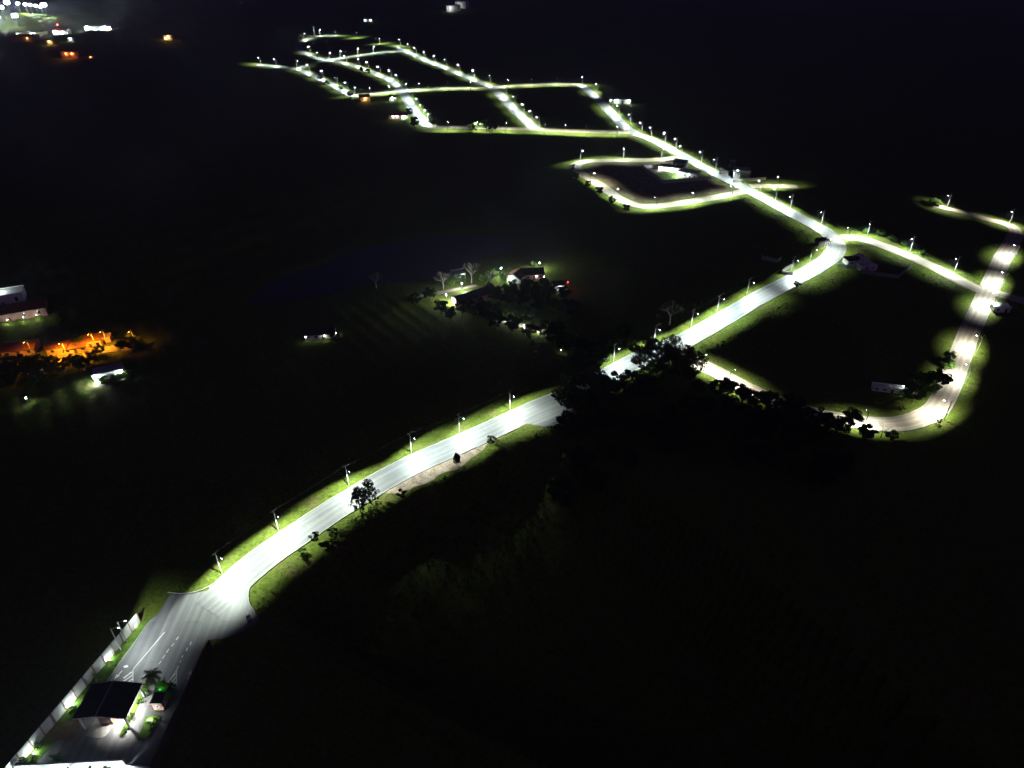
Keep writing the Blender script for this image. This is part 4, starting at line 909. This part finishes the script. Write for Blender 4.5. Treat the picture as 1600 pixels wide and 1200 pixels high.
for sy in (-1, 1):
    b = NB(); y = sy*(hl_+.06)
    prism(b, [(eL, 4.74), (0, 5.73), (eR, 4.74), (eR, 4.52), (0, 5.5), (eL, 4.52)], y-.05, y+.05); ob('fascia', b, M['white'], gh)
for x, y in [(eL+.9, -hl_+.5), (eL+.9, hl_-.5), (eR-.6, -hl_+.5), (eR-.6, hl_-.5), (-.9, hl_-.6), (1.6, hl_-.6)]:
    b = NB(); zt_ = 5.55-abs(x)/max(abs(eL), eR)*1.0-.05; box(b, x-.17, x+.17, y-.17, y+.17, -.1, zt_); ob('column', b, M['white'], gh)
bo = ob('booth_wall', BX(-1.3, 1.5, -hl_+1.4, hl_-2.0, .1, 3.1), M['brown'], gh)
ob('window', BX(-1.0, 1.2, -hl_+1.36, -hl_+1.44, 1.2, 2.2), M['glass'], bo); ob('window', BX(-1.34, -1.26, -hl_+1.8, hl_-2.6, 1.2, 2.2), M['glass'], bo); ob('door', BX(1.46, 1.54, -.5, .5, .1, 2.2), M['wood'], bo)
ob('booth_roof', BX(-1.5, 1.7, -hl_+1.2, hl_-1.8, 3.11, 3.25), M['white'], gh)
for x, y, e in [(3.5, -2.2, 8000), (3.7, 1.8, 8000), (-2.9, .2, 260)]:
    fx = ob('ceiling_lamp', BX(x-.3, x+.3, y-.08, y+.08, 4.52, 4.6), M['bulb'], gh); light('lamp_light', spot_data('canopy_light', e, (1, .95, .88), 120, 1.0, .2), gh, (x, y, 4.45))
# pink guard booth
bk = [G(236, 1098, 3.0), G(251, 1098, 3.0), G(257, 1083, 3.0), G(242, 1083, 3.0)]; bc = sum(bk, Vector())/4
gb = empty('guard_booth', (bc.x, bc.y, .1), gang-R(90), 'small pink guard booth with black roof beside the palm', 'booth')
bw = ob('wall', BX(-1.1, 1.1, -1.2, 1.2, 0, 2.8), M['pink'], gb); ob('roof', BX(-1.3, 1.3, -1.4, 1.4, 2.81, 2.95), M['roof_dark'], gb)
for q in ((-1.32, 1.32, -1.45, -1.405), (-1.32, 1.32, 1.405, 1.45)): ob('fascia', BX(*q, 2.78, 3.0), M['white'], gb)
pw = ob('window', BX(-.45, .45, -1.25, -1.19, 1.0, 2.0), M['white'], bw); b = NB(); tube(b, [(0, -1.3, 1.5), (0, -1.22, 1.5)], .22, 12); ob('round_pane', b, M['glass'], pw)
ob('door', BX(1.08, 1.14, -.4, .5, 0, 2.1), M['white'], bw)
# street furniture at the junction
um = empty('junction_box', put(389, 967), .4, 'small white cabinet at right corner of the junction', 'cabinet'); ob('cabinet', BX(-.5, .5, -.3, .3, -.2, 1.1), M['white'], um); ob('plinth', BX(-.6, .6, -.4, .4, -.3, .08), M['kerb'], um); ob('lid', BX(-.55, .55, -.35, .35, 1.11, 1.17), M['roof_grey'], um)
pp = empty('bollard', put(396, 973), 0, 'short dark post right of the white junction cabinet', 'post'); b = NB(); tube(b, [(0, 0, -.2), (0, 0, 1.3)], [.1, .08], 8); ob('shaft', b, M['head'], pp); b = NB(); tube(b, [(0, 0, 1.301), (0, 0, 1.4)], [.13, .05], 8); ob('cap', b, M['head'], pp)
# white front wall with round topiary, at the bottom edge
fw0, fw1 = G(22, 1196, 2.6), G(191, 1187.5, 2.6)
fr = wall_run([Vector((fw0.x, fw0.y, 0)), Vector((fw1.x, fw1.y, 0))], 2.6, 'floodlit white front wall at the lower left picture edge', 'white', 'front_wall', .3)
fw2 = G(240, 1196, 1.8); wall_run([Vector((fw1.x+.6, fw1.y-.4, 0)), Vector((fw2.x, fw2.y-.6, 0))], 1.8, 'lower pale wall stub right of the floodlit front wall', 'white', 'front_wall', .3)
fd = (fw1-fw0).normalized(); fn = Vector((fd.y, -fd.x, 0))
for i, f in enumerate((.52, .68, .86)):
    q = fw0.lerp(fw1, f)+fn*1.5; plant('ball', Vector((q.x, q.y, 0)), 1.05, i, 'topiary', f'{ordn(i)} round clipped bush before the floodlit front wall', 'bush', 'round bushes at the front wall')
for i, f in enumerate((.1, .42, .6, .77, .97)):
    q = fw0.lerp(fw1, f)+fn*2.2; r = empty('floodlight', (q.x, q.y, 0), math.atan2(fd.y, fd.x), f'{ordn(i)} ground floodlight from the left facing the front wall', 'floodlight', 'floodlights at the front wall')
    ob('stake', BX(-.03, .03, -.03, .03, -.2, .3), M['steel'], r); hd = ob('housing', BX(-.22, .22, -.1, .1, .3, .6), M['head'], r); ob('lens', BX(-.19, .19, .101, .13, .33, .57), M['flood'], hd)
    point(r, (0, .25, .75), 900, COOL, .15)

# ------------------------------------------------------------------ verge tufts and dark scrub (uncountable)
def scatter_tufts():
    rs = np.random.RandomState(77); vs = []; 
    base = []
    for k, n, y_max in (('avenue', 15000, 520), ('south_loop', 5000, 520), ('east_track', 2500, 560)):
        r = ROADS[k]; c = [p for p in r['c'] if p.y < y_max]
        for _ in range(n):
            i = rs.randint(1, len(c)-1); t = (c[i+1]-c[i-1]).normalized(); nn = Vector((-t.y, t.x)); s = 1 if rs.rand() < .5 else -1
            o = r['w']/2+.6+abs(rs.normal())*5.0; q = c[i]+t*rs.uniform(-2, 2)+nn*o*s
            if inpoly(q.x, q.y, FX, FY) or inpoly(q.x, q.y, AX, AY): continue
            co, j, d = KD.find((q.x, q.y, 0))
            if d < KS[j][1]+.5: continue
            base.append((q.x, q.y, terrain(q.x, q.y), rs.uniform(.12, .3)*(1+1.2*sst(9, 14, o)), o))
    for x, y, z, h, o in base:
        for k in range(5):
            a = rs.uniform(0, 6.28); b_ = a+1.57; w = h*.22; ox, oy = rs.uniform(-.35, .35, 2)
            tip = (x+ox+math.cos(a)*h*.55, y+oy+math.sin(a)*h*.55, z+h*rs.uniform(.7, 1.1))
            vs += [(x+ox+math.cos(b_)*w, y+oy+math.sin(b_)*w, z-.05), (x+ox-math.cos(b_)*w, y+oy-math.sin(b_)*w, z-.05), tip]
    V = np.array(vs); F = np.arange(len(V)).reshape(-1, 3)
    tag(ob('verge_grass', npme('verge_grass', V, F, M['tuft'])), 'rough tufted grass growing along the road verges', 'grass', kind='stuff')
scatter_tufts()
def scatter_scrub():
    rs = np.random.RandomState(78); cs, rd = [], []
    c = [p for p in av if p.y < 300]
    while len(cs) < 2600:
        i = rs.randint(1, len(c)-1); t = (c[i+1]-c[i-1]).normalized(); nn = Vector((-t.y, t.x)); s = -1 if rs.rand() < .75 else 1
        o = (10.5+5*(1-sst(.1, .34, i/_n0)) if s < 0 else 15)+abs(rs.normal())*22; q = c[i]+t*rs.uniform(-3, 3)+nn*o*s
        co, j, d = KD.find((q.x, q.y, 0))
        if d < KS[j][1]+5 or inpoly(q.x, q.y, FX, FY) or (fore_c.xy-q).length < 30: continue
        r = rs.uniform(.3, .95); cs.append((q.x, q.y, terrain(q.x, q.y)+r*.45)); rd.append(r)
    V, F = leaf_cloud(rs, np.array(cs), np.array(rd), 60000, .22, .8)
    tag(ob('scrub', npme('scrub', V, F, M['leaf'])), 'dark low scrub covering the slopes beside the entry avenue', 'scrub', kind='stuff')
scatter_scrub()

# ------------------------------------------------------------------ thin haze, added for bloom round the lamps and lifted blacks
def haze():
    b = BX(-45000, 45000, -45000, 45000, -60, 170); o = ob('haze', b); m = bpy.data.materials.new('haze'); m.use_nodes = True; nt = m.node_tree
    nt.nodes.remove(nt.nodes['Principled BSDF']); v = nt.nodes.new('ShaderNodeVolumePrincipled'); v.inputs['Density'].default_value = 0.00024; v.inputs['Color'].default_value = (.78, .8, 1, 1); v.inputs['Anisotropy'].default_value = .55
    nt.links.new(v.outputs[0], nt.nodes['Material Output'].inputs['Volume']); o.data.materials.append(m); tag(o, 'thin haze added over the valley for lamp glow and lifted blacks', 'haze', kind='stuff')
haze()
